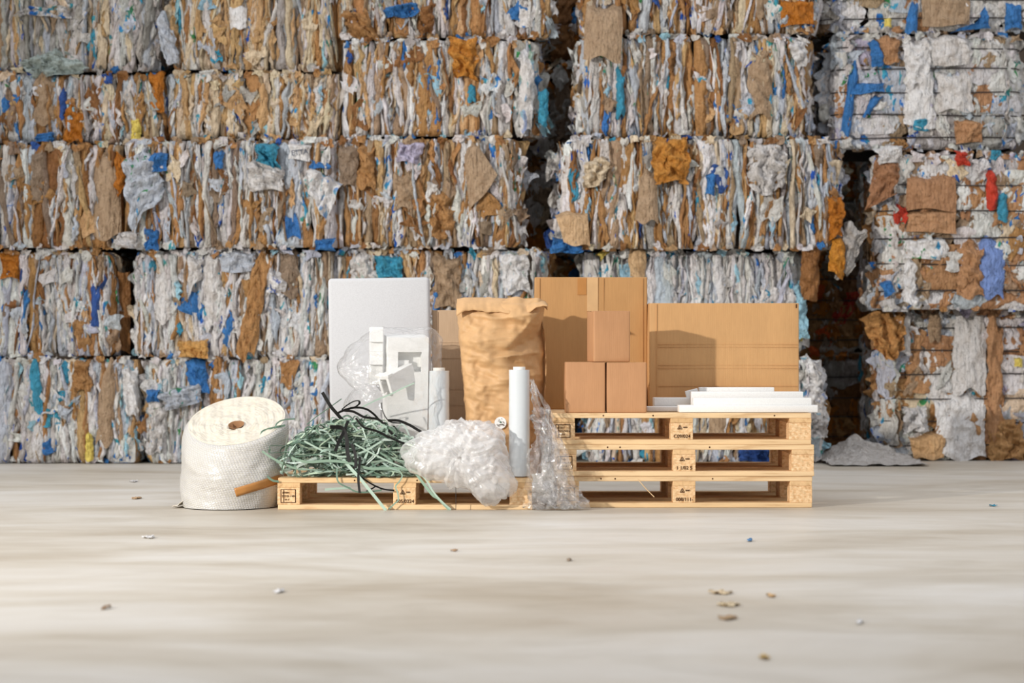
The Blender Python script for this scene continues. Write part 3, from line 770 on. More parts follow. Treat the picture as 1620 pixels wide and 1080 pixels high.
# ------------------------------------------------------------------ text and stamps
def text_mesh(name, body, size, mat, parent, loc, rot=(math.pi / 2, 0, 0), bold=.0):
    cu = bpy.data.curves.new(name, 'FONT'); cu.body = body; cu.size = size; cu.align_x = 'CENTER'; cu.align_y = 'CENTER'
    cu.extrude = .0004; cu.offset = bold; cu.resolution_u = 3
    t = bpy.data.objects.new(name + '_tmp', cu); COL.objects.link(t)
    dg = bpy.context.evaluated_depsgraph_get()
    me = bpy.data.meshes.new_from_object(t.evaluated_get(dg))
    bpy.data.objects.remove(t); me.materials.clear(); me.materials.append(mat)
    o = bpy.data.objects.new(name, me); COL.objects.link(o); o.parent = parent
    o.location = loc; o.rotation_euler = rot
    return o

pc = PT(474, 241, BALES['B3']['Y'] - .105) - np.array(BALES['B3']['root'].location)
text_mesh('printed_word', 'ETTA', .046, M['bluetxt'], BALES['B3']['root'], pc, (math.pi / 2, -.12, 0), .0006)

def ring_frame(buf, cx, cz, w, h, t, y0, y1):
    buf.box((cx - w / 2, y0, cz - h / 2), (cx + w / 2, y1, cz - h / 2 + t)); buf.box((cx - w / 2, y0, cz + h / 2 - t), (cx + w / 2, y1, cz + h / 2))
    buf.box((cx - w / 2, y0, cz - h / 2 + t), (cx - w / 2 + t, y1, cz + h / 2 - t)); buf.box((cx + w / 2 - t, y0, cz - h / 2 + t), (cx + w / 2, y1, cz + h / 2 - t))

def stamp_left(parent, cx, cz, rng):
    b = Buf(); y0, y1 = -.0012, .0002
    ring_frame(b, cx, cz, .070, .062, .0028, y0, y1)
    b.box((cx - .022, y0, cz - .028), (cx - .0195, y1, cz + .028))
    for row, (zz, a, e) in enumerate(((.015, -.026, .006), (-.001, -.028, .030), (-.017, -.020, .006))):
        q = a
        while q < e:
            w = rng.uniform(.003, .006); h = rng.uniform(.006, .011)
            k = rng.integers(3)
            b.box((cx + q, y0, cz + zz - h / 2), (cx + q + .0016, y1, cz + zz + h / 2))
            if k > 0: b.box((cx + q + .0016, y0, cz + zz + h / 2 - .002), (cx + q + w, y1, cz + zz + h / 2))
            if k > 1: b.box((cx + q + .0016, y0, cz + zz - .001), (cx + q + w, y1, cz + zz + .001))
            q += w + .0018
    o = b.build('stamp', M['ink'], parent, False); return o

def stamp_mid(parent, cx, cz, number, rng):
    b = Buf(); y0, y1 = -.0012, .0002
    def seg(p, q, t=.0024):
        p, q = np.array(p), np.array(q); d = (q - p) / np.linalg.norm(q - p); n = np.array([-d[1], d[0]]) * t / 2
        P = [p - n, q - n, q + n, p + n]
        V = [(cx + v[0], y0, cz + v[1]) for v in P] + [(cx + v[0], y1, cz + v[1]) for v in P]
        b.raw(V, [[0, 1, 2, 3], [7, 6, 5, 4], [0, 4, 5, 1], [1, 5, 6, 2], [2, 6, 7, 3], [3, 7, 4, 0]])
    A, Bq, Cq = (-.021, .010), (.001, .010), (-.010, .028)
    seg(A, Bq); seg(Bq, Cq); seg(Cq, A)
    seg((-.014, .0135), (-.006, .0135)); seg((-.010, .0135), (-.010, .020))
    q = .006
    for k in range(3):
        seg((q, .015), (q, .021), .002); seg((q, .0205), (q + .004, .0205), .0018); seg((q + .0045, .015), (q + .0045, .021), .0018); q += .0068
    b.build('stamp', M['ink'], parent, False)
    text_mesh('stamped_number', number, .0225, M['ink'], parent, (cx, -.0008, cz - .024), (math.pi / 2, 0, 0), .0003)

def pallet(x0, x1, Y, z0, label, number, seed, rz=0, depth=.8, leftstamp=True):
    rng = np.random.default_rng(seed)
    W = x1 - x0
    root = empty('wooden_pallet', (x0, Y, z0), rz)
    tag(root, label, 'pallet', 'pallets under the packaging')
    bt, st, bh, tt = .023, .022, .078, .024
    bwid = .104
    xs = (0, W / 2 - bwid / 2, W - bwid)
    ys = ((0, .10), (depth / 2 - .0725, depth / 2 + .0725), (depth - .10, depth))
    for (ya, yb) in ys:                        # bottom boards
        j = rng.uniform(-.003, .003)
        bar('bottom_board', (j, ya, 0), (W + j, yb, bt), M['woodx'], root, .003)
    for xi in xs:
        for k, (ya, yb) in enumerate(ys):      # blocks
            j = rng.uniform(-.002, .002)
            bar('block', (xi + j, ya + .001, bt), (xi + bwid + j, yb - .001, bt + bh), M['chip'], root, .0025)
        bar('stringer_board', (xi + rng.uniform(-.002, .002), .0, bt + bh), (xi + bwid, depth, bt + bh + st), M['woody'], root, .002)
    tops = [(0, .145), (.184, .284), (.3275, .4725), (.516, .616), (.655, .8)]
    for (ya, yb) in tops:
        j = rng.uniform(-.004, .004)
        bar('top_board', (j, ya * depth / .8, bt + bh + st), (W + j, yb * depth / .8, bt + bh + st + tt), M['woodx'], root, .0035)
    # nail heads on the front board
    for q in rng.uniform(.08, W - .08, 3):
        n = Buf(); cyl(n, (q, -.001, bt + bh + st + .012), (q, .004, bt + bh + st + .012), .0038, n=10)
        n.build('nail', M['ink'], root)
    if leftstamp: stamp_left(root, bwid / 2 - .003, bt + bh / 2 + .001, rng)
    stamp_mid(root, W / 2, bt + bh / 2, number, rng)
    return root

YL, YR = 9.0, 9.11
PH = .147
pallet(X(439, YL), X(842, YL), YL, 0, 'low single pallet at the left, under the green strapping and the paper sack', '005/0224', 5)
PALB = pallet(X(881, YR), X(1285, YR), YR + .008, 0, 'bottom pallet of the three high stack, standing on the floor', '008/111-', 6)
pallet(X(877, YR), X(1288, YR), YR, PH + .0005, 'middle pallet of the three high stack', '1 1/02 5', 7)
pallet(X(874, YR), X(1284, YR), YR + .004, 2 * PH + .001, 'top pallet of the three high stack, carrying the cartons and foam strips', 'C09/024', 8)
ZT = 3 * PH + .0015     # top of stack
ZP = PH + .0005         # top of left pallet

# ------------------------------------------------------------------ cartons
def carton(name, lo, hi, mat, label, group=None, rz=0, flaps=True, tape=True, bev=.006):
    lo, hi = np.array(lo), np.array(hi); W, D, H = hi - lo
    root = empty(name, ((lo[0] + hi[0]) / 2, (lo[1] + hi[1]) / 2, lo[2]), rz); tag(root, label, 'box', group)
    b = Buf()
    # slightly bulged panels
    n = 10
    t = np.linspace(-1, 1, n)
    def panel(o, u, v, nrm, bl):
        o, u, v, nrm = map(np.array, (o, u, v, nrm))
        g = o + t[:, None, None] * u / 2 + t[None, :, None] * v / 2 + nrm * bl * ((1 - t[:, None, None] ** 2) * (1 - t[None, :, None] ** 2))
        b.grid(g)
    bl = .004
    panel((0, -D / 2, H / 2), (W, 0, 0), (0, 0, H), (0, -1, 0), bl); panel((0, D / 2, H / 2), (-W, 0, 0), (0, 0, H), (0, 1, 0), bl)
    panel((-W / 2, 0, H / 2), (0, -D, 0), (0, 0, H), (-1, 0, 0), bl); panel((W / 2, 0, H / 2), (0, D, 0), (0, 0, H), (1, 0, 0), bl)
    panel((0, 0, 0), (W, 0, 0), (0, -D, 0), (0, 0, -1), 0)
    o = b.build('carton_body', mat, root)
    md = o.modifiers.new('weld', 'WELD'); md.merge_threshold = .0005
    bevel(o, bev, 3); o.modifiers['bevel'].angle_limit = math.radians(50)
    if flaps:
        for s in (-1, 1):
            bar('top_flap', (-W / 2 + .001, min(s * .0015, s * (D / 2 - .001)), H - .002), (W / 2 - .001, max(s * .0015, s * (D / 2 - .001)), H + .002), mat, root, .0018)
    if tape:
        bar('tape', (-W / 2 - .0005, -.024, H + .002), (W / 2 + .0005, .024, H + .0027), M['tape'], root, 0)
    return root

# small cartons
ys = YR + .015
def sc(x0, x1, y0, zb, label, yo=0, dp=.17, rz=0):
    Y = ys + yo
    return carton('small_carton', (X(x0, Y), Y, zb), (X(x1, Y), Y + dp, Z(y0, Y)), M['smallbox'], label, 'three small cartons on the pallets', rz)
c1 = sc(894.5, 957.5, 573.5, ZT, 'small carton on the pallet stack, left one of the bottom pair')
c2 = sc(960, 1023, 574, ZT, 'small carton on the pallet stack, right one of the bottom pair')
zt = Z(573.5, ys) + .0035
c3 = sc(934.5, 993.5, 492.5, zt, 'small carton set on top of two others, turned slightly', .014, .16, math.radians(9))
# tall carton behind
Yb = 9.71
big = carton('tall_carton', (X(846, Yb), Yb, ZT), (X(1024, Yb), Yb + .20, Z(439, Yb)), M['kraftbox3'], 'tall carton behind the three small cartons, with tape at its top', None, 0)
W_, H_ = X(1024, Yb) - X(846, Yb), Z(439, Yb) - ZT
fx = lambda px: X(px, Yb) - (X(846, Yb) + X(1024, Yb)) / 2
fz = lambda py: Z(py, Yb) - ZT
def on_front(root, name, x0, x1, y0, y1, D, mat, t=.0012, lift=.0046, label=None):
    o = bar(name, (fx(x0), -D / 2 - lift - t, fz(y1)), (fx(x1), -D / 2 - lift + .004, fz(y0)), mat, root, 0)
    if label: o['label'] = label
    return o
on_front(big, 'tape', 928.5, 946, 438.5, 492, .20, M['tape'], .0014, label='wide clear tape over the top seam')
on_front(big, 'tape', 914, 928, 440, 466, .20, M['tapedark'], .0010, label='short brown tape patch')
for xx in (853.5, 955, 1017): on_front(big, 'crease', xx, xx + .5, 440, 650, .20, M['kraftbox3'], .0006, .0044)
# wide carton right
Yw = 9.60
wide = carton('wide_carton', (X(1027.5, Yw), Yw, ZT), (X(1264, Yw), Yw + .22, Z(480, Yw)), M['kraftbox'], 'wide carton at the right behind the white foam strips', None, math.radians(.0))
xcw = (X(1027.5, Yw) + X(1264, Yw)) / 2
fx = lambda px: X(px, Yw) - xcw
fz = lambda py: Z(py, Yw) - ZT
for yy in (544, 548.5, 577, 582, 610): on_front(wide, 'crease', 1041, 1263, yy, yy + .6, .22, M['kraftbox'], .0007, .0044)
on_front(wide, 'crease', 1038.5, 1039.3, 481, 650, .22, M['kraftbox'], .0008, .0044)
on_front(wide, 'printed_mark', 1259, 1260.6, 481, 487, .22, M['ink'], .0012, .002)
# worn carton behind the sack
Yc = 9.62
wc = carton('worn_carton', (X(684, Yc), Yc, ZP), (X(772, Yc), Yc + .17, Z(491, Yc)), M['kraftbox2'], 'worn brown carton between the foam slab and the paper sack', None, 0, tape=False)
xcc = (X(684, Yc) + X(772, Yc)) / 2
fx = lambda px: X(px, Yc) - xcc
fz = lambda py: Z(py, Yc) - ZP
for yy in (541, 566, 615, 640): on_front(wc, 'crease', 690, 771, yy, yy + .7, .17, M['kraftbox2'], .0008, .0044)
on_front(wc, 'crease', 692, 692.7, 493, 680, .17, M['kraftbox2'], .0008, .0044)

# ------------------------------------------------------------------ foam
def foam_block(name, lo, hi, label=None, parent=None, bev=.004, group=None, seg=2):
    b = Buf(); b.box(lo, hi); o = b.build(name, M['foam'], parent, True); bevel(o, bev, seg)
    if label: tag(o, label, 'foam', group)
    return o

# leaning panel
Yf = 9.56
fw, fh = .497, Z(441, Yf) - ZP
pn = Buf()
n1, n2 = 40, 60
prng = np.random.default_rng(3)
# front face with chipped upper edge
pn.box((-fw / 2, 0, 0), (fw / 2, .075, fh - .0))
panel = pn.build('foam_slab', M['slab'], None, True); bevel(panel, .017, 3)
panel.location = ((X(519, Yf) + X(678.5, Yf)) / 2 + .012, Yf, ZP + .006); panel.rotation_euler = (math.radians(-.6), math.radians(-.8), math.radians(-.8))
tag(panel, 'large flat white foam slab standing upright at the back of the left pallet', 'foam')

# foam pieces inside the clear bag
def channel(name, L, w, h, t, mat, parent=None):
    """U profile along local z"""
    b = Buf()
    pts = [(-w / 2, -h / 2), (w / 2, -h / 2), (w / 2, h / 2), (w / 2 - t, h / 2), (w / 2 - t, -h / 2 + t), (-w / 2 + t, -h / 2 + t), (-w / 2 + t, h / 2), (-w / 2, h / 2)]
    V = [(p[0], p[1], 0) for p in pts] + [(p[0], p[1], L) for p in pts]
    f = [[i, (i + 1) % 8, (i + 1) % 8 + 8, i + 8] for i in range(8)]
    for base, flip in ((0, True), (8, False)):
        for q in ([0, 1, 4, 5], [1, 2, 3, 4], [0, 5, 6, 7]):
            qq = [i + base for i in q]; f.append(qq[::-1] if flip else qq)
    b.raw(V, f); o = b.build(name, mat, parent, False); bevel(o, .004, 2); return o

# big moulded block with a stepped recess
Yk = 9.28
mb = empty('moulded_foam_block', (X(638, Yk), Yk + .08, ZP + .03))
tag(mb, 'big moulded foam block with a stepped recess inside the clear bag', 'foam')
bw2 = (X(671, Yk) - X(606, Yk)) / 2; top = Z(530, Yk) - ZP - .03
bb = Buf()
# body as frame around a recess: left, right, top, bottom, back
rec_x0, rec_x1 = X(622, Yk) - X(638, Yk), X(660, Yk) - X(638, Yk); rec_z0, rec_z1 = Z(585, Yk) - ZP - .03, Z(553, Yk) - ZP - .03
for lo, hi in (((-bw2, -.08, 0), (rec_x0, .08, top)), ((rec_x1, -.08, 0), (bw2, .08, top)), ((rec_x0, -.08, rec_z1), (rec_x1, .08, top)), ((rec_x0, -.08, 0), (rec_x1, .08, rec_z0)), ((rec_x0, -.02, rec_z0), (rec_x1, .08, rec_z1))):
    bb.box(lo, hi)
o = bb.build('block_body', M['foam'], mb, False)
bar('recess_step', (rec_x0, -.055, rec_z0), (X(641, Yk) - X(638, Yk), -.02, rec_z0 + .055), M['foam'], mb, .003)
mb.rotation_euler = (math.radians(6), 0, math.radians(11))

# notched upright
Yn = 9.22
nb = Buf(); x0n, x1n = X(585, Yn), X(606, Yn)
segs = [(517, 541, 0), (541, 556, .02), (556, 577, 0), (577, 600, .022), (600, 608, 0)]
for (ya, yb, rc) in segs:
    nb.box((0, rc, Z(yb, Yn) - Z(608, Yn)), (x1n - x0n, .075, Z(ya, Yn) - Z(608, Yn)))
nt_ = nb.build('notched_foam_strip', M['foam'], None, False); bevel(nt_, .003, 2)
nt_.location = (x0n, Yn, Z(608, Yn)); nt_.rotation_euler = (0, math.radians(.5), math.radians(8))
tag(nt_, 'upright foam strip with square notches inside the clear bag', 'foam')
# tilted trough
Yt = 9.16
tr = empty('foam_trough', tuple(PT(608, 609, Yt))); tag(tr, 'tilted foam trough with an open end facing out, inside the clear bag', 'foam')
tl_ = .17
tb = channel('trough_body', tl_, .078, .088, .018, M['foam'], tr)
bar('trough_divider', (-.022, -.028, .075), (.022, .034, .09), M['foam'], tr, .002)
bar('trough_foot', (-.045, -.05, -.002), (.045, -.036, .03), M['foam'], tr, .002)
# local z -> along the trough (right, up, back); local y -> up
zax = Vector((.62, .62, .34)).normalized(); xax = Vector((0, 0, 1)).cross(zax) * -1; xax = zax.cross(Vector((0, 0, 1))).normalized(); yax = zax.cross(xax)
tr.rotation_euler = Matrix((xax, yax, zax)).transposed().to_euler()

# foam strips on the stack
def fstrip(x0, x1, y0, y1, Y, dp, label, rz=0):
    o = foam_block('foam_strip', (0, 0, 0), (X(x1, Y) - X(x0, Y), dp, Z(y0, Y) - Z(y1, Y)), label, None, .003, 'foam strips on the pallet stack')
    o.location = (X(x0, Y), Y, Z(y1, Y)); o.rotation_euler = (0, 0, rz)
    return o
def top_at(py, Y): return py
yb0 = HZ + (CH - ZT) * F / 9.14 - .6
fstrip(1023.8, 1076, 643, HZ + (CH - ZT) * F / 9.30 - .4, 9.30, .10, 'low foam strip lying flat just right of the small cartons')
fstrip(1075, 1294, 641, HZ + (CH - ZT) * F / 9.14 - .4, 9.14, .12, 'long front foam strip along the pallet edge, jutting past its right end')
fstrip(1035, 1093, 629, HZ + (CH - ZT) * F / 9.41 - .4, 9.41, .11, 'short foam block at the left end of the foam strips')
fstrip(1098, 1284, 629.5, 641, 9.16, .11, 'second foam strip resting on the long front one')
fstrip(1094, 1271, 619.5, 648.6, 9.31, .10, 'tall foam strip standing behind the two front ones')
w5 = fstrip(1107, 1225, 612.5, HZ + (CH - ZT) * F / 9.43 - .4, 9.43, .08, 'highest foam strip at the back, against the wide carton')
sl = foam_block('foam_strip', (0, 0, 0), (.10, .05, .075), 'slanted short foam strip leaning left of the highest strip', None, .004, 'foam strips on the pallet stack')
sl.location = (X(1088, 9.42), 9.435, Z(632, 9.42)); sl.rotation_euler = (0, math.radians(-14), math.radians(0))
sl.scale = (.6, .7, .55)

# ------------------------------------------------------------------ paper sack
def make_sack():
    rng = np.random.default_rng(11)
    Y0 = 9.36
    prof = [(759, 741, 857), (740, 740, 859), (700, 738, 860), (660, 737, 861.5), (620, 733.5, 863), (580, 730, 864), (545, 727, 863), (515, 726, 860), (495, 723.5, 859), (482, 722.5, 861), (473, 725, 863)]
    prof = np.array(prof[::1], float)
    nu, nv = 150, 170
    v = np.linspace(0, 1, nv)
    py = 759 + (473 - 759) * v
    order = np.argsort(prof[:, 0])
    l = np.interp(py, prof[order, 0], prof[order, 1]); r = np.interp(py, prof[order, 0], prof[order, 2])
    xl, xr = X(l, Y0), X(r, Y0); z = Z(py, Y0); z = ZP + (z - z[0]) * (Z(473, Y0) - ZP) / (z[-1] - z[0])
    th = np.linspace(0, 2 * math.pi, nu, endpoint=False)
    dep = np.interp(v, [0, .05, .3, .7, .88, .96, 1], [.12, .125, .135, .13, .115, .08, .04])
    ct, st = np.cos(th)[:, None], np.sin(th)[:, None]
    e = .62
    cx = np.sign(ct) * np.abs(ct) ** e; cy = np.sign(st) * np.abs(st) ** e
    xc, hw = (xl + xr) / 2, (xr - xl) / 2
    x = xc[None, :] + hw[None, :] * cx; y = Y0 + dep[None, :] * cy
    zz = np.repeat(z[None, :], nu, 0)
    # creases: displacement in y on the front, from photo positions
    pxg = 810 + x * F / Y0; pyg = HZ + (CH - zz) * F / Y0
    front = np.clip(-cy, 0, 1)
    d = crumple(x * 1.0, zz * 1.0, rng, (3, 6, 11, 23), .026)
    d += crumple(x * .8, zz, rng, (10, 17, 29), .004)
    # the big overhanging fold on the right side
    def ridge(p0, p1, wid, h, asym=.35):
        p0, p1 = np.array(p0, float), np.array(p1, float); dv = p1 - p0; L = np.linalg.norm(dv); dv /= L; nn = np.array([-dv[1], dv[0]])
        a = (pxg - p0[0]) * dv[0] + (pyg - p0[1]) * dv[1]; b = (pxg - p0[0]) * nn[0] + (pyg - p0[1]) * nn[1]
        along = np.clip(np.minimum(a + 12, L + 12 - a) / 22, 0, 1)
        prof_ = np.where(b < 0, np.exp(b / wid), np.exp(-b / (wid * asym)))
        return h * along * prof_
    d += ridge((862, 528), (786, 562), 14, -.030, 1.0)
    d += ridge((786, 566), (864, 556), 10, .030, .5)
    d += ridge((862, 590), (800, 600), 10, .018, .7) + ridge((798, 500), (845, 512), 14, .014, .7)
    d += ridge((750, 568), (800, 580), 9, .012, .5) + ridge((744, 612), (812, 604), 10, .011, .6) + ridge((760, 540), (800, 535), 8, .010, .6)
    d += ridge((724, 497), (790, 505), 12, .010, .3) + ridge((790, 505), (846, 498), 12, .014, .35)
    d += ridge((820, 520), (850, 640), 16, -.012, 1.2) + ridge((846, 498), (864, 600), 12, .012, 1)
    amp = np.interp(v, [0, .06, .2, 1], [0.15, .5, 1, 1])[None, :]
    xb = np.interp(pyg, [470, 490, 520, 556, 600, 760], [866, 856, 830, 796, 806, 818])
    fl_ = np.clip((pxg - xb) / np.maximum(864 - xb, 6), 0, 1) ** .9
    flv = np.interp(v, [0, .08, .80, .95], [.3, 1, 1, 0])[None, :]
    y = y + .155 * fl_ * flv * (cy < .2) * np.clip(.6 - cy, 0, 1)
    y = y - 1.35 * d * front * amp * (1 - .45 * fl_)
    x = x + crumple(zz, y, rng, (7, 13, 24), .006) * np.sign(cx) * np.abs(cx) ** 3 * amp
    zz[:, -4:] += .008 * np.sin(x[:, -4:] * 30) + .008 * np.sin(x[:, -4:] * 55 + 1)
    root = empty('paper_sack', (0, Y0, ZP)); tag(root, 'tall crumpled kraft paper sack with a rolled top and a round white sticker', 'sack')
    P = np.stack([x, y - Y0, zz - ZP], -1)
    B = Buf(); B.grid(P, None, closed=True)
    # bottom and top caps
    for j in (0, nv - 1):
        ring = P[:, j]; cen = ring.mean(0)
        B.grid(np.stack([ring, ring * .0 + cen], 1), None, closed=True)
    body = B.build('sack_body', M['kraftbag'], root)
    # rolled over top: a flattened fold hanging over the front
    n = 70
    t = np.linspace(0, 1, n)
    px_ = 723.5 + (865.5 - 723.5) * t
    base_t = np.interp(px_, [723, 735, 770, 810, 845, 862, 866], [473, 470.5, 470.5, 472.5, 474, 477, 482])
    low = np.interp(px_, [723, 732, 760, 800, 830, 846, 858, 866], [500, 494, 492, 497, 502, 490, 484, 485]) + .5 * np.sin(px_ * .45) + 1.4 * np.sin(px_ * .13 + 2)
    sec = []
    for k, q in enumerate(np.linspace(0, 1, 12)):
        # q 0: back root, .4: crest, 1: lower front hem
        if q < .4:
            a = q / .4; zz_ = Z(base_t + 9 * (1 - a), Y0); yy_ = Y0 + .02 - .045 * a
        else:
            a = (q - .4) / .6; zz_ = Z(base_t + (low - base_t) * a, Y0); yy_ = Y0 - .03 - .085 * np.sin(a * 1.35) * np.ones(n)
        zz_ = zz_ * np.ones(n); yy_ = yy_ * np.ones(n)
        yy_ = yy_ - crumple(X(px_, Y0), zz_, np.random.default_rng(8), (7, 13, 24), .010)
        sec.append(np.stack([X(px_, Y0) , yy_ - Y0, zz_ - ZP], -1))
    G = np.stack(sec, 1)
    T = Buf(); T.grid(G)
    f = T.build('folded_top', M['kraftbag'], root)
    sd = f.modifiers.new('solid', 'SOLIDIFY'); sd.thickness = .003
    # sticker shrink-wrapped on the front
    bv = BVHTree.FromPolygons([tuple(p) for p in np.concatenate(B.v)], [tuple(int(i) for i in q) for q in np.concatenate(B.f)])
    def hit(px, py):
        o = Vector((X(px, Y0), -1.0, Z(py, Y0) - ZP)); h = bv.ray_cast(o, Vector((0, 1, 0)))
        return h[0].y if h[0] is not None else -.13
    r = 9.3 * Y0 / F; cx0, cz0 = X(792, Y0), Z(667, Y0) - ZP
    rr = np.linspace(0.02, 1, 7); tt = np.linspace(0, 2 * math.pi, 28, endpoint=False)
    g = np.zeros((28, 7, 3))
    for i, a in enumerate(tt):
        for j, q in enumerate(rr):
            xx, zz2 = cx0 + r * q * math.cos(a), cz0 + r * q * math.sin(a)
            g[i, j] = (xx, hit(810 + xx * F / Y0, HZ + (CH - zz2 - ZP) * F / Y0) - .0015, zz2)
    yf = g[..., 1].min()
    g[..., 1] = g[..., 1] * .3 + yf * .7
    sb = Buf(); sb.grid(g, None, closed=True)
    stk = sb.build('sticker', M['white'], root); stk['label'] = 'round white sticker with a small emblem'
    mb_ = Buf()
    def seg(p, q, t=.0016):
        p, q = np.array(p), np.array(q); dd = (q - p) / np.linalg.norm(q - p); nn = np.array([-dd[1], dd[0]]) * t / 2
        V = [(cx0 + w[0], yf - .0015, cz0 + w[1]) for w in (p - nn, q - nn, q + nn, p + nn)] + [(cx0 + w[0], yf + .001, cz0 + w[1]) for w in (p - nn, q - nn, q + nn, p + nn)]
        mb_.raw(V, [[0, 1, 2, 3], [7, 6, 5, 4], [0, 4, 5, 1], [1, 5, 6, 2], [2, 6, 7, 3], [3, 7, 4, 0]])
    seg((-.012, .004), (-.006, .018)); seg((.007, .017), (.004, .021)); seg((.010, .008), (.017, -.002))
    w = catmull([(-.017, -.006), (-.014, -.011), (-.004, -.009), (.004, -.007), (.012, -.007), (.014, -.011), (.009, -.010), (.016, -.013)], 4)
    for a, b in zip(w[:-1], w[1:]): seg(a, b, .0022)
    seg((-.016, -.015), (-.006, -.0155), .0014)
    mb_.build('sticker_print', M['ink'], stk, False)
    gb = Buf(); P3 = [(cx0 - .004, yf - .0015, cz0), (cx0 + .004, yf - .0015, cz0), (cx0 + .0005, yf - .0015, cz0 + .009), (cx0 - .0005, yf - .0015, cz0 + .009)]
    P3 = P3 + [(p[0], yf + .001, p[2]) for p in P3]
    gb.raw(P3, [[0, 1, 2, 3], [7, 6, 5, 4], [0, 4, 5, 1], [1, 5, 6, 2], [2, 6, 7, 3], [3, 7, 4, 0]])
    gb.build('sticker_emblem', M['greenink'], stk, False)
make_sack()

# ------------------------------------------------------------------ stretch film rolls
def film_roll(px, Y, zb, ptop, r, label):
    root = empty('stretch_film_roll', (X(px, Y), Y, zb)); tag(root, label, 'film roll')
    h = Z(ptop, Y) - zb
    rng = np.random.default_rng(int(px))
    n, m = 48, 60
    th = np.linspace(0, 2 * math.pi, n, endpoint=False)[:, None]; v = np.linspace(0, 1, m)[None, :]
    rad = r * (1 + .006 * np.sin(v * 37 + th * 1) + .004 * np.sin(v * 90 + 3 * th) + .006 * np.sin(th * 2 + v * 5))
    zz = v * (h - .012) + .012 * 0 + 0 * th
    P = np.stack([rad * np.cos(th), rad * np.sin(th), zz + .004], -1)
    B = Buf(); B.grid(P, None, closed=True)
    ri = r * .6
    for j, s in ((m - 1, 1), (0, -1)):
        ring = P[:, j]; inn = ring.copy(); inn[:, :2] *= .6
        g = np.stack([ring, inn], 1)
        B.grid(g if s < 0 else g[:, ::-1], None, closed=True)
    B.build('film_wrap', M['filmroll'], root)
    # opaque wound inside so that the roll reads as dense film
    I = Buf(); cyl(I, (0, 0, .006), (0, 0, h - .010), r * .82, n=40)
    I.build('inner_windings', mat_inner, root)
    cb = Buf()
    th2 = np.linspace(0, 2 * math.pi, 32, endpoint=False)[:, None]
    rr = np.array([r * .5, r * .58, r * .58, r * .5, r * .5])[None, :]; z5 = np.array([0, 0, h + .006, h + .006, 0.0])[None, :]
    cb.grid(np.stack([rr * np.cos(th2), rr * np.sin(th2), z5 + 0 * th2], -1), None, closed=True)
    cb.build('core', M['filmcore'], root, False)
    return root
mat_inner = mat_plain('dense_film_white', (220, 225, 228), .3, .5, 10, .05)
film_roll(821.5, 9.065, ZP, 582, 16.6 * 9.065 / F, 'tall clear film roll at the pallet front edge, before the paper sack')
film_roll(694.5, 9.28, ZP, 583.5, 16.6 * 9.28 / F, 'clear film roll between the bag of foam and the paper sack')

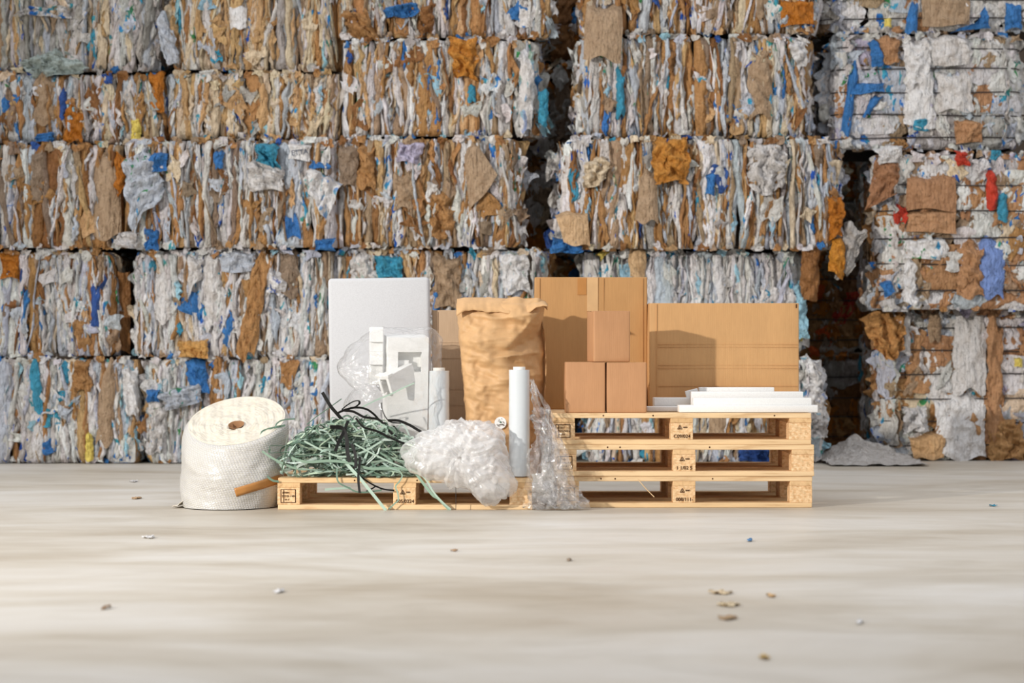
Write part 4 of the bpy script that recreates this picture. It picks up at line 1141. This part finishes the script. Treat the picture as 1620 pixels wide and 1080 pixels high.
# ------------------------------------------------------------------ bubble wrap roll
def bubble_roll():
    Y0 = 9.18
    cx = X(373, Y0)
    root = empty('bubble_wrap_roll', (cx, Y0, 0)); tag(root, 'big leaning roll of bubble wrap standing on the floor left of the pallet', 'bubble wrap')
    R0 = 82.5 * Y0 / F
    n, m = 120, 60
    th = np.linspace(0, 2 * math.pi, n, endpoint=False)[:, None]; v = np.linspace(0, 1, m)[None, :]
    top_c = np.array([.004, .0, .405])
    nrm = Vector((-.10, -.50, 1)).normalized()
    ux = Vector((1, 0, 0)); ux = (ux - nrm * ux.dot(nrm)).normalized(); uy = nrm.cross(ux)
    rt = R0 * .975
    topring = top_c + rt * (np.cos(th) * np.array(ux) + np.sin(th) * np.array(uy))
    bot = np.concatenate([R0 * .90 * np.cos(th) - .022, R0 * .93 * np.sin(th), 0 * th + .004], 1)
    w = v[..., None]
    P = bot[:, None, :] * (1 - w) + topring[:, None, :] * w
    rng = np.random.default_rng(2)
    # gentle bulge, sagging folds
    rad = np.stack([np.cos(th) + 0 * v, np.sin(th) + 0 * v, 0 * th + 0 * v], -1)
    bul = .020 * np.sin(v * math.pi) + .006 * np.sin(v * 9 + th * 2) + crumple(th * .24, v * .35, rng, (5, 9, 17), .006) * np.sin(v * math.pi) ** .5
    bul = bul - .0008 * np.exp(-((v - .62 - .12 * np.sin(th + .6)) / .02) ** 2)      # the edge of an outer layer
    P = P + rad * bul[..., None]
    # round the shoulder
    sh = np.clip((v - .94) / .06, 0, 1) ** 2
    P[..., :2] -= rad[..., :2] * (.012 * sh)[..., None]
    B = Buf(); B.grid(P, None, closed=True)
    side = B.build('wrap_side', M['bubble'], root)
    me = side.data; uvl = me.uv_layers.new(name='UVMap')
    # uv from vertex index
    vi = np.zeros(len(me.loops), dtype=np.int32); me.loops.foreach_get('vertex_index', vi)
    iu, iv = vi // m, vi % m
    polyloop = iu.reshape(-1, 4)
    big_ = (polyloop.max(1) - polyloop.min(1)) > n // 2
    fu = iu.astype(float); fx_ = np.repeat(big_, 4); fu[fx_ & (iu < n // 2)] += n
    U = fu / n * (2 * math.pi * R0) / .0135 + iv / m * 12; Vv = iv / m * .42 / .0115 + fu / n * 24
    uvl.data.foreach_set('uv', np.stack([U, Vv], -1).astype(np.float32).ravel())
    # top: wound layers as concentric ridges
    k = 90
    q = np.linspace(1, .155, k)[None, :]
    ring = P[:, -1]
    cen = top_c
    lay = .0010 * (np.abs(((q * 17 + th / (2 * math.pi)) % 1) - .5) * 2) + crumple(q * np.cos(th), q * np.sin(th), rng, (2, 4, 8), .010) * (q < .97)
    crest = -.006 * (1 - q) + lay
    T = cen + (ring[:, None, :] - cen) * q[..., None] + np.array(nrm)[None, None] * crest[..., None]
    # the spiral's core is off centre, low front
    off = np.array(ux) * .004 + np.array(uy) * -.045
    T = T + off * ((1 - q) / .85)[..., None]
    tb_ = Buf(); tb_.grid(T, None, closed=True)
    tp = tb_.build('wound_top', M['bubble_top'], root)
    # core tube
    cc = cen + off; r = R0 * .155
    cb = Buf(); t2 = np.linspace(0, 2 * math.pi, 36, endpoint=False)[:, None]
    rows_ = []
    for rr, hh in ((r, .003), (r * .88, .003), (r * .86, -.26), (.001, -.26)):
        rows_.append(cc + rr * (np.cos(t2) * np.array(ux) + np.sin(t2) * np.array(uy)) + np.array(nrm) * hh)
    cb.grid(np.stack(rows_, 1), None, closed=True)
    cb.build('cardboard_core', M['core'], root)
    # tape strip on the lower right front
    bv = BVHTree.FromPolygons([tuple(p) for p in B.v[0]], [tuple(int(i) for i in f) for f in B.f[0]])
    def surf(px, py):
        z = Z(py, Y0 - .23); x = X(px, Y0 - .23) - cx
        h = bv.ray_cast(Vector((x, -1, z)), Vector((0, 1, 0)))
        return np.array([x, (h[0].y if h[0] is not None else 0) - .004, z])
    t = np.linspace(0, 1, 30); g = []
    for a in np.linspace(0, 1, 4):
        g.append([surf(371 + 74 * q + 3 * a, 772 - 21 * q + 13.5 * a) for q in t])
    sb = Buf(); sb.grid(np.array(g)); st = sb.build('tape', M['tapedark'], root); st['label'] = 'strip of brown tape'
    sd = st.modifiers.new('solid', 'SOLIDIFY'); sd.thickness = .0012
    # loose end of film on the floor at the left
    e = Buf(); nn = 22
    u = np.linspace(0, 1, nn)[:, None]; w2 = np.linspace(0, 1, nn)[None, :]
    ex = -R0 * .97 + .03 - .075 * u * (1 - .3 * w2) ; ey = -.10 + .20 * w2 + 0 * u; ez = .004 + .06 * (1 - u) ** 2 * (1 - .2 * w2) + np.abs(crumple(u * .1, w2 * .2, rng, (14, 26, 50), .010))
    e.grid(np.stack([ex + 0 * w2, ey, ez], -1)); lo = e.build('loose_film_end', M['bubble_top'], root)
    sd = lo.modifiers.new('solid', 'SOLIDIFY'); sd.thickness = .002
def mat_btop():
    m, nt, out = new_mat('bubble_film_edges')
    b = principled(nt, out, .4, .45)
    b.inputs['Subsurface Weight'].default_value = .3
    b.inputs['Subsurface Radius'].default_value = (.03, .026, .018)
    n = noise(nt, coords(nt), 60, 4, .65)
    c = ramp(nt, n.outputs[0], [(.3, lin((204, 196, 180))), (.65, lin((214, 207, 193)))])
    nt.links.new(c, b.inputs['Base Color'])
    bump(nt, n.outputs[0], .3, .006, b)
    return m
M['bubble_top'] = mat_btop()
bubble_roll()

# ------------------------------------------------------------------ plastic bags
def pillow(name, outline, cpx, Y, depth, mat, rng, amp, freqs, parent, shrink=1.0, nth=120, nph=70, ymax=None, yfn=None, thin=1.0, flow=None):
    """closed crumpled skin over an outline (photo points) with real depth"""
    o = np.array(outline, float) - np.array(cpx)
    ang = np.arctan2(-o[:, 1], o[:, 0]); rad = np.hypot(o[:, 0], o[:, 1]) * Y / F
    k = np.argsort(ang); ang, rad = ang[k], rad[k]
    A = np.concatenate([ang - 2 * math.pi, ang, ang + 2 * math.pi]); Rr = np.tile(rad, 3)
    th = np.linspace(-math.pi, math.pi, nth, endpoint=False)[:, None]; ph = np.linspace(.015, math.pi - .015, nph)[None, :]
    r = np.interp(th, A, Rr) * shrink
    s = np.sin(ph) ** .75
    x = r * np.cos(th) * s; z = r * np.sin(th) * s; y = -depth * np.cos(ph) * thin
    d = crumple(x, z + y * .5, rng, freqs, amp) + crumple(y * .8 + x * .4, z, rng, freqs, amp * .7)
    if flow is not None:
        fa = math.radians(flow); a_ = x * math.cos(fa) + z * math.sin(fa); b_ = -x * math.sin(fa) + z * math.cos(fa)
        wv = .03 * np.sin(a_ * 14 + 1) + .02 * np.sin(a_ * 31)
        d = crumple(a_ * .22, b_ + wv + y * .5, rng, freqs, amp) + crumple(x, z + y * .6, rng, [f * 1.3 for f in freqs[:3]], amp * .8)
    sc_ = np.hypot(x, z) + .05
    nx, nz = x / sc_, z / sc_
    x = x + nx * d * s; z = z + nz * d * s; y = y - np.cos(ph) * d
    P = np.stack([x + X(cpx[0], Y), y + Y, z + Z(cpx[1], Y)], -1)
    if yfn is not None: P = yfn(P)
    if parent is not None: P = P - np.array(parent.location)
    B = Buf(); B.grid(P, None, closed=True)
    return B.build(name, mat, parent)

rng = np.random.default_rng(21)
# clear bag holding the foam
cbag = empty('clear_plastic_bag', (X(620, 9.3), 9.3, ZP)); tag(cbag, 'big clear plastic bag around moulded foam pieces, in front of the foam slab', 'bag')
out1 = [(534, 580), (545, 556), (570, 538), (590, 520), (620, 517), (655, 520), (680, 518), (699, 536), (697, 570), (695, 610), (693, 660), (690, 690), (650, 694), (600, 692), (556, 668), (545, 640), (560, 615), (537, 592)]
def fn(P):
    P[..., 2] = np.maximum(P[..., 2], ZP + .004); return P
pillow('bag_film', out1, (622, 605), 9.30, .19, M['clear'], rng, .014, (4, 9, 17, 31), cbag, yfn=fn, nth=200, nph=110)
# gathered neck of the bag at its left
g = Buf()
for k in range(7):
    u = np.linspace(0, 1, 14)[:, None]; v = np.linspace(0, 1, 6)[None, :]
    a = PT(536, 583, 9.22); b_ = PT(560 + k * 5, 545 + k * 14, 9.18)
    ctr = a + (b_ - a) * u[..., None]
    off = (v - .5)[..., None] * (.012 + .06 * u[..., None]) * np.array([.4, .25, .8])
    P = ctr + off; P[..., 1] += crumple(u * .1, v * .1, rng, (18, 40), .012) - .02
    g.grid(P - np.array(cbag.location))
g.build('gathered_neck', M['shine'], cbag)

# milky crumpled bag draped over the front edge
mbag = empty('crumpled_plastic_bag', (X(725, 8.98), 8.98, ZP)); tag(mbag, 'crumpled milky white plastic bag draped over the pallet front', 'bag')
out2 = [(636, 722), (642, 704), (662, 688), (682, 682), (700, 674), (735, 664), (762, 665), (790, 675), (802, 690), (801, 712), (806, 735), (813, 765), (808, 785), (790, 795), (768, 800), (755, 792), (744, 775), (724, 771), (700, 758), (672, 752), (650, 744)]
def fn2(P):
    z = P[..., 2]
    low = np.clip((ZP + .012 - z) / .03, 0, 1)
    P[..., 1] = np.where(z < ZP + .012, np.minimum(P[..., 1], 8.985 - .012 * low), P[..., 1])
    P[..., 2] = np.maximum(P[..., 2], .012)
    P[..., 1] = np.where((z >= ZP + .012) , np.minimum(P[..., 1], 9.0 + .12), P[..., 1])
    # keep clear of the film roll at the right
    return P
for k, (sh, dp) in enumerate(((1.0, .13), (.9, .10), (.72, .075), (.5, .05))):
    pillow(['bag_skin', 'inner_fold', 'inner_fold', 'inner_fold'][k], out2, (728, 722), 8.965, dp, M['milky'], rng, .034 if k else .026, (7, 13, 24, 40), mbag, shrink=sh, yfn=fn2, nth=200, nph=110, flow=(-12, 20, -35, 60)[k])

# clear film unwound from the tall roll, tumbling down between the pallets
hang = empty('loose_clear_film', (X(875, 9.0), 9.0, 0)); tag(hang, 'crinkled clear film trailing off the tall roll down to the floor between the pallets', 'film')
H = Buf()
paths = [
    [(840, 600), (850, 640), (862, 665), (872, 690), (880, 730), (878, 770), (885, 802)],
    [(843, 605), (866, 650), (878, 690), (886, 720), (890, 760), (905, 785), (912, 803)],
    [(840, 645), (852, 672), (862, 700), (858, 735), (862, 770), (860, 800)],
    [(838, 655), (856, 675), (870, 705), (876, 745), (884, 775), (900, 803)],
    [(858, 690), (848, 720), (852, 750), (858, 785), (850, 803)],
    [(868, 690), (880, 725), (878, 755), (895, 780), (916, 806)],
    [(862, 660), (872, 700), (868, 740), (872, 775), (880, 806)],
]
wid0 = [.012, .008, .02, .015, .03, .02, .02]
for k, p in enumerate(paths):
    c = catmull([PT(q[0], min(q[1], 804), 8.99 + .012 * (k % 3) - .03 * (q[1] > 690)) for q in p], 10)
    nn = len(c); t = np.linspace(0, 1, nn)
    for rep in range(1):
        w = wid0[k] + (.055 + .02 * rep) * np.clip(t * 1.4, 0, 1) ** 1.3
        u = np.linspace(-1, 1, 15)
        ang = .6 * np.sin(t * rng.uniform(5, 11) + rng.uniform(0, 6))
        P = c[:, None, :] + (u[None, :, None] * w[:, None, None]) * np.stack([np.cos(ang), .55 * np.sin(ang), 0 * ang], -1)[:, None, :]
        P[..., 1] += crumple(u[None, :] * w[:, None] * 2, t[:, None] * .5, rng, (12, 25, 45), .030)
        P[..., 0] += crumple(u[None, :] * .05, t[:, None] * .6, rng, (9, 19, 36), .014)
        P[..., 2] += crumple(u[None, :] * .08, t[:, None] * .5, rng, (14, 30), .012)
        P[..., 2] = np.maximum(P[..., 2], .004 + .004 * rep); P[..., 1] = np.minimum(P[..., 1], 9.095)
        P[..., 0] = np.where(P[..., 1] > 9.0, np.maximum(P[..., 0], .098), P[..., 0])
        H.grid(P - np.array(hang.location))
# puddle on the floor
u = np.linspace(0, 1, 34)[:, None]; v = np.linspace(0, 1, 16)[None, :]
pp = np.stack([X(843 + 76 * u + 0 * v, 8.97), 8.90 + .13 * v + 0 * u, .006 + np.abs(crumple(u * .25, v * .12, rng, (9, 17, 33), .035)) + 0 * u], -1)
H.grid(pp - np.array(hang.location))
H.build('film_folds', M['shine'], hang)

# ------------------------------------------------------------------ strapping
def ribbon(buf, pts, w, col, rng, tw=.0, th=.0007, up=None):
    pts = np.asarray(pts, float); n = len(pts)
    T = np.gradient(pts, axis=0); T /= np.linalg.norm(T, axis=1)[:, None] + 1e-9
    u0 = rng.normal(size=3) if up is None else np.asarray(up, float)
    u0 = u0 / np.linalg.norm(u0)
    ph = rng.uniform(0, 6.28) if up is None else 0
    L = np.linspace(0, 1, n); out = np.zeros((5, n, 3))
    for i in range(n):
        s = np.cross(T[i], u0); s /= np.linalg.norm(s) + 1e-9; nn = np.cross(T[i], s)
        a = ph + tw * L[i]; sv = s * math.cos(a) + nn * math.sin(a); nv = np.cross(T[i], sv)
        p = pts[i]
        out[0, i] = p - sv * w / 2 - nv * th / 2; out[1, i] = p + sv * w / 2 - nv * th / 2
        out[2, i] = p + sv * w / 2 + nv * th / 2; out[3, i] = p - sv * w / 2 + nv * th / 2
    buf.grid(out[:4], col, closed=True)

srng = np.random.default_rng(77)
def mound_h(px):
    return np.interp(px, [432, 450, 470, 500, 540, 580, 620, 645, 662], [728, 712, 690, 672, 662, 662, 672, 690, 715])
def inside(p):
    px = 810 + p[0] * F / p[1]; py = HZ + (CH - p[2]) * F / p[1]
    return 442 < px < 660 and py > mound_h(px) and py < 752 and 8.99 < p[1] < (9.05 if px < 464 else 9.13)
GREEN = [(168, 194, 178), (140, 166, 150), (112, 138, 120), (190, 210, 198), (84, 108, 92), (156, 176, 158), (178, 196, 172), (206, 222, 212)]
pile = Buf()
for k in range(230):
    for _ in range(60):
        Yq = srng.uniform(9.0, 9.12); px = srng.uniform(440, 656); py = srng.uniform(662, 751)
        p = PT(px, py, Yq)
        if inside(p): break
    d = np.array([srng.choice([-1, 1]) * 1.0, srng.normal(0, .35), srng.normal(0, .38)])
    if srng.uniform() < .2: d[2] *= 3
    d /= np.linalg.norm(d)
    cv = srng.normal(0, 1, 3) * 3.0
    pts = [p.copy()]; L = srng.uniform(.12, .60); ds = .012
    for s in range(int(L / ds)):
        d = d + np.cross(cv, d) * ds; d /= np.linalg.norm(d)
        if srng.uniform() < .035: d = d + srng.normal(0, .7, 3); d /= np.linalg.norm(d)
        q = p + d * ds
        if not inside(q):
            c = PT(550, 715, 9.09) - p; c /= np.linalg.norm(c)
            d = d * .72 + c * .5 + srng.normal(0, .12, 3); d /= np.linalg.norm(d)
            q = p + d * ds
            q[2] = max(q[2], ZP + .006)
        cv = cv * .97 + srng.normal(0, 1.2, 3) * .3
        p = q; pts.append(p.copy())
    col = np.array(lin(GREEN[srng.integers(len(GREEN))])) * srng.uniform(.6, 1.0)
    ribbon(pile, np.array(pts), srng.uniform(.006, .0125), tuple(col), srng, srng.normal(0, 2.5))
for k in range(46):      # stray loops standing out of the heap
    px = srng.uniform(450, 640); top_ = mound_h(px); Yq = srng.uniform(9.0, 9.06)
    w_ = srng.uniform(20, 70) * srng.choice([-1, 1]); hgt = srng.uniform(4, 17)
    q = [(px, top_ + srng.uniform(6, 50)), (px + w_ * .3, top_ - hgt * .4 + srng.uniform(0, 30)), (px + w_ * .65, mound_h(px + w_ * .65) - hgt * .4 + srng.uniform(0, 30)), (px + w_, mound_h(px + w_) + srng.uniform(8, 45))]
    q = [(min(max(a, 447), 655), min(b, 748)) for a, b in q]
    Y4 = [Yq, Yq - .03 * srng.uniform(0, 1), Yq - .03 * srng.uniform(0, 1), Yq + .02]
    col = np.array(lin(GREEN[srng.integers(len(GREEN))])) * srng.uniform(.6, 1.05)
    ribbon(pile, catmull([PT(a, b, yy) for (a, b), yy in zip(q, Y4)], 8), srng.uniform(.005, .011), tuple(col), srng, srng.normal(0, 1.5))
po = pile.build('plastic_strapping_heap', M['strap'], None, False)
tag(po, 'tangled heap of green plastic strapping piled on the left pallet', 'strapping', None, 'stuff')

def z6(x, y): return (400 + x / 4.911, 600 + y / 4.909)
def strap(pts, Ys, col, label, w=.0095, up=None, grp=None, seed=1):
    Ys = np.linspace(Ys[0], Ys[-1], len(pts)) if len(Ys) != len(pts) else Ys
    P = [PT(*z6(*q), Yq) for q, Yq in zip(pts, Ys)]
    c = catmull(P, 9); c[:, 2] = np.maximum(c[:, 2], .004)
    b = Buf(); ribbon(b, c, w * (1.3 if sum(col) < 150 else 1.1), lin(col), np.random.default_rng(seed), 0, .0008, up if up is not None else (.15, 1, .35))
    o = b.build('plastic_strap', M['strap'], None, False)
    tag(o, label, 'strap', grp)
    return o
G1, G2, G3, K = (140, 166, 148), (104, 130, 114), (170, 192, 178), (12, 12, 13)
strap([(200, 792), (150, 782), (100, 735), (76, 640), (66, 520), (66, 425), (88, 397), (160, 375), (250, 356)], [8.985, 9.08], G2, 'green strap bowing out in a big loop over the bubble wrap side')
strap([(300, 516), (210, 514), (134, 516), (131, 545), (134, 570), (210, 566), (300, 567)], [9.02, 9.0, 8.99, 8.985, 8.99, 9.0, 9.02], G2, 'dark green strap folded to a square hook at the left of the heap', up=(0, .3, 1))
strap([(175, 372), (185, 345), (215, 322), (265, 310), (330, 306)], [9.05, 9.08], G2, 'short green strap arching over the bubble wrap top edge', .006)
strap([(72, 556), (150, 610), (250, 660), (330, 690), (420, 700)], [8.985, 9.0], G1, 'pale green strap slanting in from the left loop')
strap([(700, 620), (760, 690), (830, 765), (900, 850), (980, 950), (1040, 1024)], [8.99, 8.985, 8.97, 8.96, 8.955, 8.95], G3, 'wide pale strap hanging over the pallet front down to the floor', .014)
strap([(1052, 1010), (1100, 965), (1130, 935), (1125, 880), (1110, 830), (1140, 790), (1160, 745), (1130, 700)], [8.97, 8.975], G1, 'thin bent green strap rising across the middle pallet block', .006)
strap([(655, 690), (652, 740), (668, 800), (740, 840), (800, 870), (870, 876), (1000, 860)], [8.98, 8.97], G2, 'green strap looping down under the pallet top edge', .007)
strap([(560, 856), (640, 848), (760, 840)], [8.985, 8.98], G3, 'short pale strap end lying across the left pallet opening', .010)
strap([(1240, 690), (1290, 760), (1350, 840), (1400, 900), (1440, 925), (1500, 985), (1530, 1015)], [8.99, 8.975], G1, 'green strap hanging diagonally right of the middle pallet block', .012)
strap([(1210, 690), (1330, 760), (1400, 870), (1460, 940), (1540, 1012)], [8.98, 8.97], G3, 'pale strap crossing the diagonal one right of the middle pallet block', .008)
strap([(850, 215), (960, 160), (1080, 110), (1180, 60), (1255, 28)], [9.1, 9.03], G3, 'single pale green strap rising to the right across the clear bag', .006)
strap([(420, 350), (500, 285), (600, 215), (690, 150)], [9.06, 9.1], G2, 'thin green strap sticking up left of the black straps', .004)
strap([(300, 610), (420, 640), (600, 632), (760, 650), (900, 690), (1080, 690), (1220, 700)], [8.985, 8.98], G1, 'long green strap lying along the front of the heap', .012)
strap([(400, 480), (560, 560), (700, 600), (860, 560), (1000, 480)], [8.985, 8.98], G3, 'pale strap sagging across the middle of the heap', .008)
strap([(790, 500), (900, 560), (1040, 630), (1180, 690)], [8.98, 8.98], G3, 'pale strap running down towards the milky bag', .007)
strap([(540, 100), (575, 160), (610, 215), (650, 262), (700, 320)], [9.03, 9.04], K, 'black strap end pointing up to the left above the heap', .013)
strap([(690, 235), (725, 205), (780, 172), (822, 166), (826, 190), (790, 215), (740, 232), (680, 250)], [9.0, 9.04], K, 'small black strap loop at the top of the heap', .008, up=(0, .5, 1))
strap([(650, 265), (720, 235), (800, 218), (880, 230), (940, 270), (985, 320)], [9.0, 9.02], K, 'black strap arching over the top of the heap', .008)
strap([(700, 240), (780, 250), (860, 290), (920, 300), (990, 320), (1080, 420), (1170, 490), (1170, 540)], [8.99, 9.0], K, 'long black strap running down to the milky bag', .009)
strap([(800, 300), (860, 370), (960, 400), (1060, 450), (1180, 500)], [8.985, 8.99], K, 'black strap lying just below the long black one', .008)
strap([(1000, 180), (1005, 230), (1030, 290), (1070, 330), (1150, 340)], [9.06, 9.03], K, 'thin black strap standing up right of the loop', .004)
strap([(1050, 318), (1130, 320), (1210, 350), (1270, 385), (1310, 408)], [9.0, 9.0], K, 'black strap at the right end of the heap beside the milky bag', .010)
strap([(600, 370), (680, 372), (712, 400), (730, 470), (735, 560), (752, 640)], [8.98, 8.975], K, 'thick black strap curving down the front of the heap', .014)
strap([(740, 320), (710, 400), (670, 480), (640, 560)], [8.98, 8.975], K, 'black strap slanting down left over the heap', .011)
strap([(768, 500), (790, 560), (800, 620), (798, 690)], [8.975, 8.97], K, 'short black strap end on the front of the heap', .011)
strap([(835, 600), (825, 690), (820, 780), (830, 880)], [8.97, 8.97], K, 'black strap end hanging down over the left pallet opening', .009)
strap([(830, 750), (920, 810), (1010, 850), (1100, 862)], [8.975, 8.98], K, 'black strap lying along the pallet edge to the middle block', .006)
strap([(1000, 850), (960, 830), (930, 845), (880, 870)], [8.978, 8.98], K, 'tiny black strap crossing near the middle block', .005)
# thin black tie hanging from the milky bag, and a wood splinter on the stack
t = Buf(); tube(t, [PT(721, 770, 8.93), PT(721.3, 790, 8.93), PT(721, 806, 8.93)], .0014, 6)
tag(t.build('black_tie', M['wire'], None), 'thin black tie hanging under the milky bag to the floor', 'tie')
sp = Buf(); tube(sp, np.array([PT(1009, 758, 9.117), PT(1022, 773, 9.11), PT(1035, 786, 9.10)]) - np.array(PALB.location), .0022, 5)
sp.build('splinter', M['woodx'], PALB)

# ------------------------------------------------------------------ floor scraps
def scrap(px, py, w, h, col, label, name='paper_scrap', amp=.012, seed=0):
    rng = np.random.default_rng(seed + int(px))
    Y = CH * F / (py - HZ)
    n = 8; u = np.linspace(-1, 1, n)[:, None]; v = np.linspace(-1, 1, n)[None, :]
    s = Y / F
    x = u * w * s / 2 * (1 - .3 * np.abs(v) ** 2 + .2 * np.sin(v * 3)); y = v * h * s * 3 * (1 - .25 * u ** 2 + .2 * np.sin(u * 2.5)) + 0 * u
    z = .003 + np.abs(crumple(x, y, rng, (14, 27, 50), amp))
    B = Buf(); B.grid(np.stack([x + 0 * v, y, z], -1), (*lin(C[col] if isinstance(col, str) else col), 0))
    o = B.build(name, M['sheets'], None); o.location = (X(px, Y), Y, 0); o.rotation_euler = (0, 0, rng.uniform(-.6, .6))
    sd = o.modifiers.new('solid', 'SOLIDIFY'); sd.thickness = .0015
    tag(o, label, 'scrap'); return o
scrap(211, 762, 12, 5, 'snow', 'small white paper scrap on the floor in front of the left bales')
scrap(215, 789, 14, 4, (206, 170, 130), 'tan scrap on the floor left of the bubble wrap roll')
scrap(235, 851, 18, 5, 'snow', 'white paper scrap on the open floor left of the pallet')
scrap(167, 963, 10, 5, (150, 120, 90), 'brown crumb on the floor at lower left')
scrap(440, 937, 16, 5, 'snow', 'pale scrap on the floor below the left pallet')
scrap(1571, 801, 8, 4, 'teal', 'turquoise scrap on the floor at the far right')
scrap(1186, 856, 8, 4, (90, 140, 190), 'blue scrap on the floor in front of the pallet stack')
scrap(1152, 958, 34, 6, (226, 206, 170), 'flat cream scrap on the floor, front one of the two pale ones')
scrap(1150, 979, 28, 6, (190, 160, 124), 'brown scrap right in front of the flat cream scrap')
scrap(1140, 939, 36, 5, (222, 200, 164), 'thin cream scrap behind the flat cream one')
scrap(1220, 944, 14, 4, (214, 176, 126), 'orange tan chip right of the thin cream scrap')
scrap(1210, 1042, 14, 6, (226, 192, 120), 'yellowish chip nearest the camera')
scrap(900, 887, 8, 3, (150, 130, 110), 'tiny brown crumb on the floor in the middle')
scrap(718, 872, 8, 3, (184, 150, 116), 'tiny tan crumb on the floor below the middle of the left pallet')
scrap(1360, 986, 10, 6, 'snow', 'white crumb on the floor at lower right')
scrap(500, 803.5, 5, 1.2, 'snow', 'white shred under the left pallet front edge', amp=.004)
# plastic sheet along the foot of the right bales
B = Buf(); n = 40
u = np.linspace(0, 1, n)[:, None]; v = np.linspace(0, 1, 20)[None, :]
rg = np.random.default_rng(9)
Yp = 12.95
xx = X(1296 + 150 * u + 0 * v, Yp); yy = 12.45 + .62 * v + 0 * u
hh = np.interp(u, [0, .15, .4, .6, .8, 1], [.02, .08, .15, .10, .06, .01])
zz = .006 + hh * v ** 1.3 + np.abs(crumple(xx, yy, rg, (3, 6, 12), .04)) * (.4 + .6 * v)
B.grid(np.stack([xx, yy, zz], -1), (*lin((206, 202, 198)), 0))
ps = B.build('plastic_sheet', M['sheets'], None); tag(ps, 'rumpled grey white plastic sheet on the floor at the foot of the right gap', 'sheet')

# ------------------------------------------------------------------ light
wd = bpy.data.worlds.new('hall_daylight'); scn.world = wd; wd.use_nodes = True
nt = wd.node_tree; bg = nt.nodes['Background']
tc = nt.nodes.new('ShaderNodeTexCoord'); sep = nt.nodes.new('ShaderNodeSeparateXYZ'); nt.links.new(tc.outputs['Generated'], sep.inputs[0])
r = nt.nodes.new('ShaderNodeValToRGB'); r.color_ramp.elements[0].position = 0; r.color_ramp.elements[0].color = (.36, .36, .37, 1)
r.color_ramp.elements[1].position = .9; r.color_ramp.elements[1].color = (1.35, 1.36, 1.40, 1)
nt.links.new(sep.outputs[2], r.inputs[0]); nt.links.new(r.outputs[0], bg.inputs[0]); bg.inputs[1].default_value = .92

l = bpy.data.lights.new('hall_lamp', 'SPOT'); l.energy = 4500; l.color = (1, .95, .88); l.shadow_soft_size = .10
l.spot_size = math.radians(58); l.spot_blend = 1.0
o = bpy.data.objects.new('hall_lamp', l); COL.objects.link(o); o.location = (-7.36, 1.40, 3.17)
o.rotation_euler = (Vector((.1, 9.75, .75)) - Vector(o.location)).to_track_quat('-Z', 'Y').to_euler()

# ------------------------------------------------------------------ camera
cam = bpy.data.cameras.new('camera'); co = bpy.data.objects.new('camera', cam); COL.objects.link(co)
co.location = (0, 0, CH); co.rotation_euler = (math.pi / 2, 0, 0)
cam.sensor_width = 36; cam.lens = 36 * F / 1620.0
cam.shift_y = (HZ - 540.0) / 1620.0
cam.clip_end = 100
cam.dof.use_dof = True; cam.dof.focus_distance = 9.15; cam.dof.aperture_fstop = 2.6
scn.camera = co
scn.cycles.transparent_max_bounces = 48
scn.cycles.max_bounces = 16
scn.cycles.diffuse_bounces = 8
scn.view_settings.view_transform = 'Standard'
scn.view_settings.look = 'None'
scn.view_settings.gamma = 1
scn.view_settings.use_curve_mapping = False
scn.view_settings.exposure = 0
